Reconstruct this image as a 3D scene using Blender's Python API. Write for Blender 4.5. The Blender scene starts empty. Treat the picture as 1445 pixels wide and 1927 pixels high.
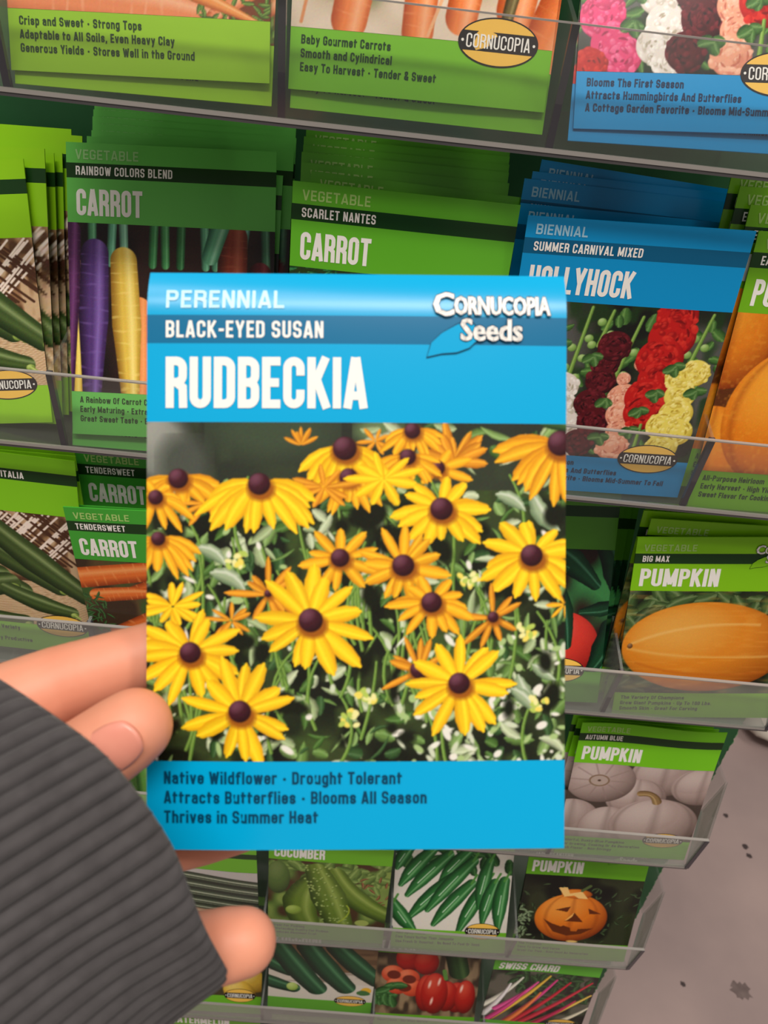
import bpy, math, random
import numpy as np
from mathutils import Vector, Matrix, Euler

# ------------------------------------------------------------------ scene, camera, world, lights, exposure
scene = bpy.context.scene
COL = scene.collection
Z0 = 1200.0                      # millimetres from the floor to the rail of the top tray
MM = 0.001
def W3(x, y, z):                 # rack millimetres -> world metres
    return Vector((x * MM, y * MM, (z + Z0) * MM))

R_RIGHT = Vector((0.995, 0.028, 0.098)); R_DOWN = Vector((0.096, -0.582, -0.807)); R_FWD = Vector((0.035, 0.813, -0.582))
R_RIGHT.normalize(); R_FWD.normalize(); R_DOWN = R_FWD.cross(R_RIGHT).normalized(); R_FWD = R_RIGHT.cross(R_DOWN).normalized()
CAM = W3(-227.433, -284.858, 51.232)
cam_data = bpy.data.cameras.new('camera'); cam = bpy.data.objects.new('camera', cam_data); COL.objects.link(cam)
m = Matrix.Identity(4)
for i in range(3):
    m[i][0] = R_RIGHT[i]; m[i][1] = -R_DOWN[i]; m[i][2] = -R_FWD[i]; m[i][3] = CAM[i]
cam.matrix_world = m
cam_data.sensor_fit = 'VERTICAL'; cam_data.sensor_height = 5.6; cam_data.sensor_width = 4.2
cam_data.lens = 1500.0 / 1927.0 * 5.6
cam_data.clip_start = 0.005; cam_data.clip_end = 50
cam_data.dof.use_dof = True; cam_data.dof.focus_distance = 0.30; cam_data.dof.aperture_fstop = 4.4
scene.camera = cam

world = bpy.data.worlds.new('world'); scene.world = world; world.use_nodes = True
bgn = world.node_tree.nodes['Background']; bgn.inputs[0].default_value = (1.0, 0.93, 0.86, 1); bgn.inputs[1].default_value = 0.42

def area(name, loc, target, sx, sy, power, col):
    d = bpy.data.lights.new(name, 'AREA'); d.shape = 'RECTANGLE'; d.size = sx; d.size_y = sy; d.energy = power; d.color = col
    o = bpy.data.objects.new(name, d); COL.objects.link(o); o.location = loc
    o.rotation_euler = (Vector(target) - Vector(loc)).to_track_quat('-Z', 'Y').to_euler()
    return o
area('ceiling_tube_behind', (-0.35, -1.02, 3.3), (-0.3, -0.2, 1.0), 1.6, 0.25, 64, (1.0, 0.94, 0.86))
area('ceiling_tube_front', (-0.6, -0.55, 3.3), (-0.3, 0.0, 0.9), 2.0, 0.4, 30, (1.0, 0.94, 0.87))
area('ceiling_tube_aisle', (1.5, -0.9, 3.3), (0.5, 0.0, 0.3), 0.4, 2.0, 45, (1.0, 0.92, 0.84))

vs = scene.view_settings
vs.view_transform = 'Standard'; vs.look = 'None'; vs.gamma = 1.0; vs.use_curve_mapping = False
vs.exposure = -0.62

# ------------------------------------------------------------------ materials
def lin(c):
    c = np.asarray(c, float)
    return np.where(c <= 0.04045, c / 12.92, ((c + 0.055) / 1.055) ** 2.4)
def s8(r, g, b): return tuple(lin(np.array([r, g, b]) / 255.0))
_mats = {}
def principled(name, col, rough=0.5, spec=0.5, coat=0.0, sub=0.0, sheen=0.0, noise=None):
    if name in _mats: return _mats[name]
    mt = bpy.data.materials.new(name); mt.use_nodes = True; nt = mt.node_tree; b = nt.nodes['Principled BSDF']
    b.inputs['Base Color'].default_value = (*col, 1); b.inputs['Roughness'].default_value = rough
    b.inputs['Specular IOR Level'].default_value = spec; b.inputs['Coat Weight'].default_value = coat
    b.inputs['Coat Roughness'].default_value = 0.15
    if sub: b.inputs['Subsurface Weight'].default_value = sub; b.inputs['Subsurface Radius'].default_value = (0.0035, 0.0012, 0.0007); b.inputs['Subsurface Scale'].default_value = 1.0
    if sheen: b.inputs['Sheen Weight'].default_value = sheen; b.inputs['Sheen Roughness'].default_value = 0.5
    if noise:
        sc, amt, c2 = noise
        tc = nt.nodes.new('ShaderNodeTexCoord'); nz = nt.nodes.new('ShaderNodeTexNoise'); mx = nt.nodes.new('ShaderNodeMix'); mx.data_type = 'RGBA'
        nz.inputs['Scale'].default_value = sc; nz.inputs['Detail'].default_value = 5
        mr = nt.nodes.new('ShaderNodeMapRange'); mr.inputs[1].default_value = .3; mr.inputs[2].default_value = .7; mr.inputs[4].default_value = amt
        nt.links.new(tc.outputs['Object'], nz.inputs['Vector']); nt.links.new(nz.outputs['Fac'], mr.inputs[0]); nt.links.new(mr.outputs[0], mx.inputs[0])
        mx.inputs[6].default_value = (*col, 1); mx.inputs[7].default_value = (*c2, 1); nt.links.new(mx.outputs[2], b.inputs['Base Color'])
    _mats[name] = mt
    return mt
def ink(rgb, rough=0.26):        # printed glossy paper of one colour
    return principled('ink_%d_%d_%d' % rgb, s8(*rgb), rough, 0.32)
def print_material():            # printed photograph: colour comes from the mesh's own colour attribute
    if 'printed' in _mats: return _mats['printed']
    mt = bpy.data.materials.new('printed_photograph'); mt.use_nodes = True; nt = mt.node_tree; b = nt.nodes['Principled BSDF']
    a = nt.nodes.new('ShaderNodeAttribute'); a.attribute_name = 'ink'; nt.links.new(a.outputs['Color'], b.inputs['Base Color'])
    b.inputs['Roughness'].default_value = 0.26; b.inputs['Specular IOR Level'].default_value = 0.32
    _mats['printed'] = mt; return mt
def acrylic(name, haze, tint, hazecol=(0.75, 0.75, 0.75)):   # thin clear plastic sheet: lets light through, slight haze, glossy
    if name in _mats: return _mats[name]
    mt = bpy.data.materials.new(name); mt.use_nodes = True; nt = mt.node_tree; nt.nodes.clear()
    out = nt.nodes.new('ShaderNodeOutputMaterial'); tr = nt.nodes.new('ShaderNodeBsdfTransparent'); tr.inputs[0].default_value = (*tint, 1)
    df = nt.nodes.new('ShaderNodeBsdfDiffuse'); df.inputs[0].default_value = (*hazecol, 1)
    gl = nt.nodes.new('ShaderNodeBsdfGlossy'); gl.inputs['Roughness'].default_value = 0.12
    m1 = nt.nodes.new('ShaderNodeMixShader'); m1.inputs[0].default_value = haze
    m2 = nt.nodes.new('ShaderNodeMixShader'); lw_ = nt.nodes.new('ShaderNodeLayerWeight'); lw_.inputs[0].default_value = .5
    pw = nt.nodes.new('ShaderNodeMath'); pw.operation = 'POWER'; pw.inputs[1].default_value = 4.5; nt.links.new(lw_.outputs['Facing'], pw.inputs[0])
    fr = nt.nodes.new('ShaderNodeMath'); fr.operation = 'MULTIPLY_ADD'; fr.inputs[1].default_value = .75; fr.inputs[2].default_value = .035; nt.links.new(pw.outputs[0], fr.inputs[0])
    nt.links.new(tr.outputs[0], m1.inputs[1]); nt.links.new(df.outputs[0], m1.inputs[2])
    nt.links.new(fr.outputs[0], m2.inputs[0]); nt.links.new(m1.outputs[0], m2.inputs[1]); nt.links.new(gl.outputs[0], m2.inputs[2])
    nt.links.new(m2.outputs[0], out.inputs[0]); _mats[name] = mt; return mt

# ------------------------------------------------------------------ mesh helpers
class MB:
    def __init__(s): s.v = []; s.f = []; s.m = []; s.mats = []
    def slot(s, mat):
        if mat not in s.mats: s.mats.append(mat)
        return s.mats.index(mat)
    def add(s, verts, faces, mat):
        k = s.slot(mat); o = len(s.v); s.v.extend([tuple(v) for v in verts])
        for f in faces: s.f.append(tuple(i + o for i in f)); s.m.append(k)
    def box(s, a, b, mat):
        x0, y0, z0 = a; x1, y1, z1 = b
        s.hexa([(x0, y0, z0), (x1, y0, z0), (x1, y1, z0), (x0, y1, z0), (x0, y0, z1), (x1, y0, z1), (x1, y1, z1), (x0, y1, z1)], mat)
    def hexa(s, p, mat):
        s.add(p, [(0, 3, 2, 1), (4, 5, 6, 7), (0, 1, 5, 4), (1, 2, 6, 5), (2, 3, 7, 6), (3, 0, 4, 7)], mat)
    def mesh(s, name, smooth=False):
        me = bpy.data.meshes.new(name); me.from_pydata([Vector(v) * MM for v in s.v], [], s.f)
        for mt in s.mats: me.materials.append(mt)
        me.polygons.foreach_set('material_index', s.m)
        if smooth: me.polygons.foreach_set('use_smooth', [True] * len(me.polygons))
        me.update(); return me
def link(name, data, parent=None):
    o = bpy.data.objects.new(name, data); COL.objects.link(o)
    if parent: o.parent = parent
    return o
def tag(o, label=None, cat=None, group=None, kind=None):
    if label: o['label'] = label
    if cat: o['category'] = cat
    if group: o['group'] = group
    if kind: o['kind'] = kind
    return o

# ------------------------------------------------------------------ lettering: a condensed bold stroke alphabet and the built-in font
def arc(cx, cy, r, a0, a1, n=5):
    return [(cx + r * math.cos(math.radians(a0 + (a1 - a0) * i / n)), cy + r * math.sin(math.radians(a0 + (a1 - a0) * i / n))) for i in range(n + 1)]
def glyph(ch, w, t):
    L = t / 2; R = w - t / 2; B = t / 2; T = 1 - t / 2; M = .5; c = w / 2; r = min(.15, (R - L) / 2)
    tl = arc(L + r, T - r, r, 90, 180); bl = arc(L + r, B + r, r, 180, 270); br = arc(R - r, B + r, r, 270, 360); tr = arc(R - r, T - r, r, 0, 90)
    bowl_t = [(L, T)] + arc(R - r, T - r, r, 90, 0) + arc(R - r, M + r, r, 0, -90) + [(L, M)]
    S = {'A': [[(L * .75, 0), (c - .01, 1)], [(w - L * .75, 0), (c + .01, 1)], [(L, .25), (R, .25)]],
         'B': [[(L, 0), (L, 1)], bowl_t, [(L, M)] + arc(R - r, M - r, r, 90, 0) + arc(R - r, B + r, r, 0, -90) + [(L, B)]],
         'C': [[(R, .64)] + tr + tl + bl + br + [(R, .36)]],
         'D': [[(L, 0), (L, 1)], [(L, T)] + arc(R - r, T - r, r, 90, 0) + arc(R - r, B + r, r, 0, -90) + [(L, B)]],
         'E': [[(L, 0), (L, 1)], [(L, T), (w, T)], [(L, M), (w * .92, M)], [(L, B), (w, B)]],
         'F': [[(L, 0), (L, 1)], [(L, T), (w, T)], [(L, M), (w * .9, M)]],
         'G': [[(R, .66)] + tr + tl + bl + br + [(R, .46), (c, .46)]],
         'H': [[(L, 0), (L, 1)], [(R, 0), (R, 1)], [(L, M), (R, M)]],
         'I': [[(L, 0), (L, 1)]],
         'J': [[(R, 1)] + [(R, B + r)] + arc(R - r, B + r, r, 0, -90) + arc(L + r, B + r, r, 270, 180) + [(L, .36)]],
         'K': [[(L, 0), (L, 1)], [(R, 1), (L + .04, .42)], [(L + t * .6, .58), (R + .02, 0)]],
         'L': [[(L, 0), (L, 1)], [(L, B), (w, B)]],
         'M': [[(L, 0), (L, 1)], [(R, 0), (R, 1)], [(L, 1), (c, .12)], [(R, 1), (c, .12)]],
         'N': [[(L, 0), (L, 1)], [(R, 0), (R, 1)], [(L, 1), (R, 0)]],
         'O': [tr + tl + bl + br + [(R, T - r)]],
         'P': [[(L, 0), (L, 1)], bowl_t],
         'Q': [tr + tl + bl + br + [(R, T - r)], [(c, .25), (R, 0)]],
         'R': [[(L, 0), (L, 1)], bowl_t, [(c, M), (R, .4), (R + .01, 0)]],
         'S': [[(R, .68)] + tr + tl + arc(L + r, M + r, r, 180, 270, 3) + arc(R - r, M - r, r, 90, 0, 3) + arc(R - r, B + r, r, 0, -90) + bl[::-1] + [(L, .32)]],
         'T': [[(c, 0), (c, 1)], [(0, T), (w, T)]],
         'U': [[(L, 1)] + bl + br + [(R, 1)]],
         'V': [[(L * .8, 1), (c, 0)], [(w - L * .8, 1), (c, 0)]],
         'W': [[(L * .8, 1), (w * .3, 0)], [(w * .3, 0), (c, .9)], [(c, .9), (w * .7, 0)], [(w - L * .8, 1), (w * .7, 0)]],
         'X': [[(L, 0), (R, 1)], [(R, 0), (L, 1)]],
         'Y': [[(L * .8, 1), (c, .42)], [(w - L * .8, 1), (c, .42)], [(c, .5), (c, 0)]],
         'Z': [[(0, T), (w, T)], [(R, T), (L, B)], [(0, B), (w, B)]],
         '-': [[(0, .45), (w, .45)]], "'": [[(L, 1), (L, .72)]], '.': [[(L, 0), (L, t)]]}
    if ch in S: return S[ch]
    X = .74; U = X - t / 2; r = min(.14, (R - L) / 2); D = -.26 + t / 2
    tl = arc(L + r, U - r, r, 90, 180); bl = arc(L + r, B + r, r, 180, 270); br = arc(R - r, B + r, r, 270, 360); tr = arc(R - r, U - r, r, 0, 90)
    o = tr + tl + bl + br + [(R, U - r)]; arch = [(L, U - r * 1.2)] + arc(L + r, U - r, r, 180, 90)[1:] + arc(R - r, U - r, r, 90, 0) + [(R, 0)]
    S2 = {'a': [[(L + .01, .52)] + tl[::-1][1:] + arc(R - r, U - r, r, 90, 0) + [(R, 0)], [(R, .42), (L + r, .42)] + arc(L + r, .42 - r * .9, r * .9, 90, 180) + bl + [(R, B)]],
          'b': [[(L, 0), (L, 1)], o], 'c': [[(R, .48)] + tr + tl + bl + br + [(R, .27)]], 'd': [[(R, 0), (R, 1)], o],
          'e': [[(L, .38), (R, .38), (R, U - r)] + tr + tl + bl + br + [(R, .22)]],
          'f': [[(w * .4, 0), (w * .4, T - r)] + arc(w * .4 + r, T - r, r, 180, 90) + [(w * 1.08, T)], [(0, U), (w * .9, U)]],
          'g': [o, [(R, X), (R, D + r)] + arc(R - r, D + r, r, 0, -90) + arc(L + r, D + r, r, 270, 190)],
          'h': [[(L, 0), (L, 1)], arch], 'i': [[(L, 0), (L, X)], [(L, .85), (L, 1)]], 'j': [[(L, -.2), (L, X)], [(L, .85), (L, 1)]],
          'k': [[(L, 0), (L, 1)], [(R + .02, X), (L + .04, .3)], [(L + t * .6, .42), (R + .03, 0)]], 'l': [[(L, 0), (L, 1)]],
          'm': [[(L, 0), (L, X)], [(L, U), (R - r, U)] + arc(R - r, U - r, r, 90, 0) + [(R, 0)], [(c, U), (c, 0)]],
          'n': [[(L, 0), (L, X)], arch], '\u00f1': [[(L, 0), (L, X)], arch, [(L, .92), (R, .92)]], 'o': [o], 'p': [[(L, -.26), (L, X)], o], 'q': [[(R, -.26), (R, X)], o],
          'r': [[(L, 0), (L, X)], [(L, U - r)] + arc(L + r, U - r, r, 180, 90)[1:] + [(w, U)]],
          's': [[(R, .55)] + tr + tl + arc(L + r, X / 2 + r * .7, r * .7, 180, 270, 3) + arc(R - r, X / 2 - r * .7, r * .7, 90, 0, 3) + arc(R - r, B + r, r, 0, -90) + bl[::-1] + [(L, .22)]],
          't': [[(w * .4, .93), (w * .4, B + r * .8)] + arc(w * .4 + r * .8, B + r * .8, r * .8, 180, 270), [(0, U), (w, U)]],
          'u': [[(L, X), (L, B + r)] + bl + br + [(R, B + r)], [(R, X), (R, 0)]], 'v': [[(L * .8, X), (c, 0)], [(w - L * .8, X), (c, 0)]],
          'w': [[(L * .8, X), (w * .3, 0)], [(w * .3, 0), (c, X)], [(c, X), (w * .7, 0)], [(w - L * .8, X), (w * .7, 0)]], 'x': [[(L, 0), (R, X)], [(R, 0), (L, X)]],
          'y': [[(L * .8, X), (c + .01, .05)], [(w - L * .8, X), (c - .04, -.14), (c - .12, -.2), (L, -.2)]], 'z': [[(0, U), (w, U)], [(R, U), (L, B)], [(0, B), (w, B)]],
          '&': [[(R + .04, 0), (L + .03, .7), (L + .03, T - .06), (c, T), (R - .06, T - .06), (R - .06, .7), (L, .35), (L, B + .08), (c - .02, B), (R - .02, .12), (R + .03, .42)]],
          ',': [[(L + .02, t), (L - .03, -.14)]], '1': [[(c, 0), (c, 1)], [(c, 1), (c - .13, .84)]], '0': [arc(R - r, T - r, r, 0, 90) + arc(L + r, T - r, r, 90, 180) + bl + br + [(R, T - r)]]}
    return S2.get(ch, [])
def ribbon(pts, t):
    n = len(pts); out = []
    for i in range(n):
        a = pts[max(i - 1, 0)]; b = pts[min(i + 1, n - 1)]; p = pts[i]
        d1 = (p[0] - a[0], p[1] - a[1]); d2 = (b[0] - p[0], b[1] - p[1])
        l1 = math.hypot(*d1) or 1; l2 = math.hypot(*d2) or 1
        if i == 0: d1 = d2; l1 = l2
        if i == n - 1: d2 = d1; l2 = l1
        nx = -(d1[1] / l1 + d2[1] / l2); ny = d1[0] / l1 + d2[0] / l2; l = math.hypot(nx, ny) or 1
        nx /= l; ny /= l
        k = min(1.5, 1 / max(.5, nx * -d1[1] / l1 + ny * d1[0] / l1)) * t / 2
        out.append((p[0] + nx * k, p[1] + ny * k)); out.append((p[0] - nx * k, p[1] - ny * k))
    return out, [(2 * i, 2 * i + 1, 2 * i + 3, 2 * i + 2) for i in range(n - 1)]
def stroke_text(s, cap, lw=.43, t=.155, gap=.05, width=None, slant=0.0):
    V = []; F = []; x = 0.0; npl = 0
    for ch in s:
        if ch == ' ': x += lw * .6; continue
        w = lw
        if ch == '\u2022':
            o = len(V); V += [(x + .17 + .12 * math.cos(k * .5236), .40 + .12 * math.sin(k * .5236), 0.0) for k in range(12)]; F.append(tuple(range(o, o + 12))); x += .34 + gap; continue
        if ch in "Iil'.,": w = t * 1.05
        elif ch in 'EFL': w = lw * .86
        elif ch in 'M': w = lw * 1.32
        elif ch in 'W': w = lw * 1.45
        elif ch in 'AVYK': w = lw * 1.06
        elif ch == '-': w = lw * .6
        elif ch in 'ftr': w = lw * .74
        elif ch == 'm': w = lw * 1.5
        elif ch == 'w': w = lw * 1.36
        elif ch.islower() or ch in '01': w = lw * .93
        for pl in glyph(ch, w, t):
            vv, ff = ribbon(pl, t); o = len(V)
            V += [((x + a + slant * b), b, len(V) * 1e-9) for a, b in vv]; npl += 1; V[o:] = [(p[0], p[1], (npl % 5) * .008) for p in V[o:]]; F += [tuple(i + o for i in f) for f in ff]
        x += w + gap
    x -= gap; k = (width / (x * cap)) if width else 1.0
    return [(a * cap * k, b * cap, d) for a, b, d in V], F, x * cap * k
_font_cache = {}
def font_text(s, cap, condense=.62, width=None, bold=0.0, slant=0.0):
    key = (s, bold)
    if key not in _font_cache:
        cu = bpy.data.curves.new('lettering_curve', 'FONT'); cu.body = s; cu.size = 1.0; cu.resolution_u = 2; cu.offset = bold
        o = bpy.data.objects.new('lettering_curve', cu); COL.objects.link(o)
        dg = bpy.context.evaluated_depsgraph_get(); me = bpy.data.meshes.new_from_object(o.evaluated_get(dg))
        V = [(v.co.x, v.co.y) for v in me.vertices]; F = [tuple(p.vertices) for p in me.polygons]
        bpy.data.objects.remove(o); bpy.data.curves.remove(cu); bpy.data.meshes.remove(me)
        _font_cache[key] = (V, F)
    V, F = _font_cache[key]
    CAPH = 0.70
    x0 = min(v[0] for v in V); x1 = max(v[0] for v in V)
    sy = cap / CAPH; sx = sy * condense
    if width: sx = width / (x1 - x0)
    return [((x - x0) * sx + slant * y * sy, y * sy) for x, y in V], F, (x1 - x0) * sx

# ------------------------------------------------------------------ printed photographs: a small painter that returns colours for a fine mesh
class Art:
    def __init__(s, n, bg, seed=1, asp=0.80):
        s.n = n; s.h = int(n * asp); s.asp = asp
        s.im = np.zeros((s.h, n, 3)) + np.array(bg) / 255.0
        yy, xx = np.mgrid[0:s.h, 0:n]; s.X = (xx + .5) / n; s.Y = (yy + .5) / n
        s.rg = np.random.default_rng(seed)
    def win(s, x0, y0, x1, y1):
        a = max(0, int(x0 * s.n) - 1); b = min(s.n, int(x1 * s.n) + 2); c = max(0, int(y0 * s.n) - 1); d = min(s.h, int(y1 * s.n) + 2)
        return (slice(c, d), slice(a, b)) if b > a and d > c else None
    def put(s, w, al, col):
        al = np.clip(al, 0, 1)[..., None]; s.im[w] = s.im[w] * (1 - al) + np.asarray(col) * al
    def noise(s, sc, ax=1.0, ay=1.0):
        gx = max(2, int(sc * ax)); gy = max(2, int(sc * ay * s.asp)); g = s.rg.random((gy + 2, gx + 2))
        u = s.X * gx; v = s.Y / s.asp * gy; i = u.astype(int); j = v.astype(int); fu = u - i; fv = v - j
        fu = fu * fu * (3 - 2 * fu); fv = fv * fv * (3 - 2 * fv)
        return (g[j, i] * (1 - fu) + g[j, i + 1] * fu) * (1 - fv) + (g[j + 1, i] * (1 - fu) + g[j + 1, i + 1] * fu) * fv
    def mottle(s, sc, cols, ax=1.0, ay=1.0, lo=.3, hi=.7):
        t = np.clip((s.noise(sc, ax, ay) - lo) / (hi - lo), 0, 1)[..., None] * (len(cols) - 1)
        out = 0
        for k, c in enumerate(cols): out = out + np.clip(1 - abs(t - k), 0, 1) * np.array(c) / 255.0
        s.im = out
    def over(s, sc, col, lo, hi, amt=1.0, ax=1.0, ay=1.0):
        t = np.clip((s.noise(sc, ax, ay) - lo) / (hi - lo), 0, 1) * amt
        s.put((slice(0, s.h), slice(0, s.n)), t, np.array(col) / 255.0)
    def ell(s, cx, cy, rx, ry, c, hi=None, lo=None, ang=0.0, soft=.012, lx=-.4, ly=-.6, ribs=0, ribamt=.25):
        R = max(rx, ry); w = s.win(cx - R, cy - R, cx + R, cy + R)
        if w is None: return
        dx = s.X[w] - cx; dy = s.Y[w] - cy; ca, sa = math.cos(ang), math.sin(ang)
        u = (dx * ca + dy * sa) / rx; v = (-dx * sa + dy * ca) / ry; d = np.sqrt(u * u + v * v)
        al = (1 - d) * min(rx, ry) / max(soft * .4, 1.2 / s.n) + .5
        col = np.zeros(d.shape + (3,)) + np.array(c) / 255.0
        z = np.sqrt(np.clip(1 - d * d, 0, 1)); wx = dx / R; wy = dy / R
        sh = np.clip(z * .75 + (wx * lx + wy * ly) * .9, -1, 1)
        if lo is not None: t = np.clip(.55 - sh, 0, 1)[..., None]; col = col * (1 - t) + np.array(lo) / 255.0 * t
        if hi is not None: t = np.clip((sh - .62) * 2.4, 0, 1)[..., None]; col = col * (1 - t) + np.array(hi) / 255.0 * t
        if ribs:
            g = np.abs(np.sin(np.arcsin(np.clip(u / np.maximum(np.sqrt(np.clip(1 - v * v, .02, 1)), .1), -1, 1)) * ribs)) ; t = (np.clip(1 - g * 2.2, 0, 1) * ribamt)[..., None]
            col = col * (1 - t) + np.array(lo if lo is not None else c) / 255.0 * t
        s.put(w, al, col)
    def tube(s, pts, rad, c, hi=None, lo=None, hp=-.35, hw=.35, streak=0.0, ring=0.0, soft=None):
        P = np.array(pts, float)
        if len(P) == 3:           # smooth the bend
            q = np.linspace(0, 1, 9)[:, None]; P = (1 - q) ** 2 * P[0] + 2 * q * (1 - q) * (2 * P[1] - (P[0] + P[2]) / 2) + q * q * P[2]
        n = len(P)
        rad = np.interp(np.linspace(0, 1, n), np.linspace(0, 1, len(np.atleast_1d(rad))), np.atleast_1d(rad))
        m_ = rad.max(); w = s.win(P[:, 0].min() - m_, P[:, 1].min() - m_, P[:, 0].max() + m_, P[:, 1].max() + m_)
        if w is None: return
        X = s.X[w]; Y = s.Y[w]; best = np.full(X.shape, 1e9); side = np.zeros(X.shape); rr = np.full(X.shape, 1e-6); tt = np.zeros(X.shape)
        for i in range(n - 1):
            a = P[i]; b = P[i + 1]; d = b - a; L2 = d @ d + 1e-12
            t = np.clip(((X - a[0]) * d[0] + (Y - a[1]) * d[1]) / L2, 0, 1)
            ex = X - a[0] - t * d[0]; ey = Y - a[1] - t * d[1]; r = rad[i] + (rad[i + 1] - rad[i]) * t
            q = np.sqrt(ex * ex + ey * ey) / np.maximum(r, 1e-6); sel = q < best
            best = np.where(sel, q, best); L = math.sqrt(L2)
            side = np.where(sel, (ey * d[0] - ex * d[1]) / L / np.maximum(r, 1e-6), side); rr = np.where(sel, r, rr); tt = np.where(sel, (i + t) / (n - 1), tt)
        al = (1 - best) * rr * s.n / (soft or 1.3) + .5
        col = np.zeros(X.shape + (3,)) + np.array(c) / 255.0; sd = np.clip(side, -1, 1)
        if lo is not None: t = np.clip((np.abs(sd - hp * .5) - .45) * 1.5, 0, 1)[..., None]; col = col * (1 - t) + np.array(lo) / 255.0 * t
        if hi is not None: t = np.clip(1 - np.abs(sd - hp) / hw, 0, 1)[..., None]; col = col * (1 - t) + np.array(hi) / 255.0 * t
        if streak: t = (np.sin(sd * 9 + tt * 3) * .5 + .5)[..., None] * streak; col = col * (1 - t) + np.array(lo) / 255.0 * t
        if ring: t = (np.clip(np.sin(tt * 74 + .5 * np.sin(sd * 2 + tt * 31)) - .82 - .12 * np.sin(tt * 17 + sd * 4), 0, 1) * 5 * ring)[..., None]; col = col * (1 - np.clip(t, 0, 1)) + np.array(hi if hi is not None else c) / 255.0 * np.clip(t, 0, 1)
        s.put(w, al, col)
    def poly(s, pts, c, al=1.0):
        P = np.array(pts, float); w = s.win(P[:, 0].min(), P[:, 1].min(), P[:, 0].max(), P[:, 1].max())
        if w is None: return
        X = s.X[w]; Y = s.Y[w]; ins = np.zeros(X.shape, bool); n = len(P)
        for i in range(n):
            x0, y0 = P[i]; x1, y1 = P[(i + 1) % n]
            if y0 == y1: continue
            ins ^= ((y0 > Y) != (y1 > Y)) & (X < (x1 - x0) * (Y - y0) / (y1 - y0) + x0)
        s.put(w, ins * al, np.array(c) / 255.0)
    def leaf(s, cx, cy, L, wd, ang, c, hi=None, lo=None):
        ca, sa = math.cos(ang), math.sin(ang); k = s.rg.uniform(-.15, .15)
        pts = [(cx + L * t * ca - k * L * math.sin(t * 3.14) * sa, cy + L * t * sa + k * L * math.sin(t * 3.14) * ca) for t in (0, .15, .35, .55, .75, .9, 1)]
        s.tube(pts, [wd * q for q in (.25, .7, 1, .95, .7, .35, .1)], c, hi, lo)
    def rosette(s, cx, cy, r, c, hi, lo, n=44):
        s.ell(cx, cy, r, r * .95, c, None, lo, soft=.01)
        for k in range(n):
            a = s.rg.uniform(0, 6.283); q = r * math.sqrt(s.rg.random()) * .95; f = s.rg.random()
            cc = [c, hi, lo][int(f * 2.99)]
            mixc = [(.5 * u + .5 * v) for u, v in zip(cc, c)]
            s.ell(cx + q * math.cos(a), cy + q * math.sin(a), r * s.rg.uniform(.10, .27), r * s.rg.uniform(.07, .17), mixc, hi, None, ang=a + 1.57, soft=.01)
        for k in range(n // 7):
            a = s.rg.uniform(0, 6.283); q = r * s.rg.uniform(.2, .85)
            pts = [(cx + q * math.cos(a + t) , cy + q * math.sin(a + t)) for t in (0, .25, .5)]
            s.tube(pts, [r * .03, r * .06, r * .03], lo)
    def colours(s, nx, ny): return s.im

def daisy(A, cx, cy, R, sq=.75, n=13, droop=.0, tone=0, a0=0.0, span=6.283, cone=.24, seed=0, ragged=False):
    rg = np.random.default_rng(seed + 7)
    ycol = [(246, 200, 30), (238, 172, 32), (222, 146, 36)][tone]; yhi = [(255, 220, 46), (252, 196, 48), (240, 172, 50)][tone]; ylo = [(214, 150, 20), (196, 122, 22), (170, 98, 22)][tone]
    order = sorted(range(n), key=lambda k: math.sin(a0 + span * (k + .5) / n))
    for k in order:
        a = a0 + span * (k + .5) / n + rg.uniform(-.17, .17); L = R * rg.uniform(.78, 1.1); w = R * .125 * rg.uniform(.8, 1.2)
        if ragged: a += rg.uniform(-.3, .3); L *= rg.uniform(.7, 1.1); w *= .75
        dx, dy = math.cos(a), math.sin(a) * sq
        dr = droop * abs(dx) ** .5 * R if droop else 0
        pts = []
        for t in (.12, .3, .5, .7, .88, 1.0):
            pts.append((cx + dx * L * t, cy + dy * L * t + dr * t * t))
        f = rg.uniform(-.25, .25)
        cc = tuple(np.clip(np.array(ycol) * (1 - max(f, 0) * .35), 0, 255))
        A.tube(pts, [w * q for q in (.45, .8, 1.0, 1.0, .72, .2)], cc, yhi, ylo, hp=rg.uniform(-.4, .3), hw=.4, streak=.12)
    if cone:
        c = cone * R
        A.ell(cx + .03 * R, cy + .06 * R, c * 1.3, c * 1.05, (150, 84, 22), soft=.03)
        A.ell(cx, cy - .03 * R, c, c * .98, (62, 26, 34), (112, 66, 82), (34, 14, 16), soft=.01)

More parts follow.
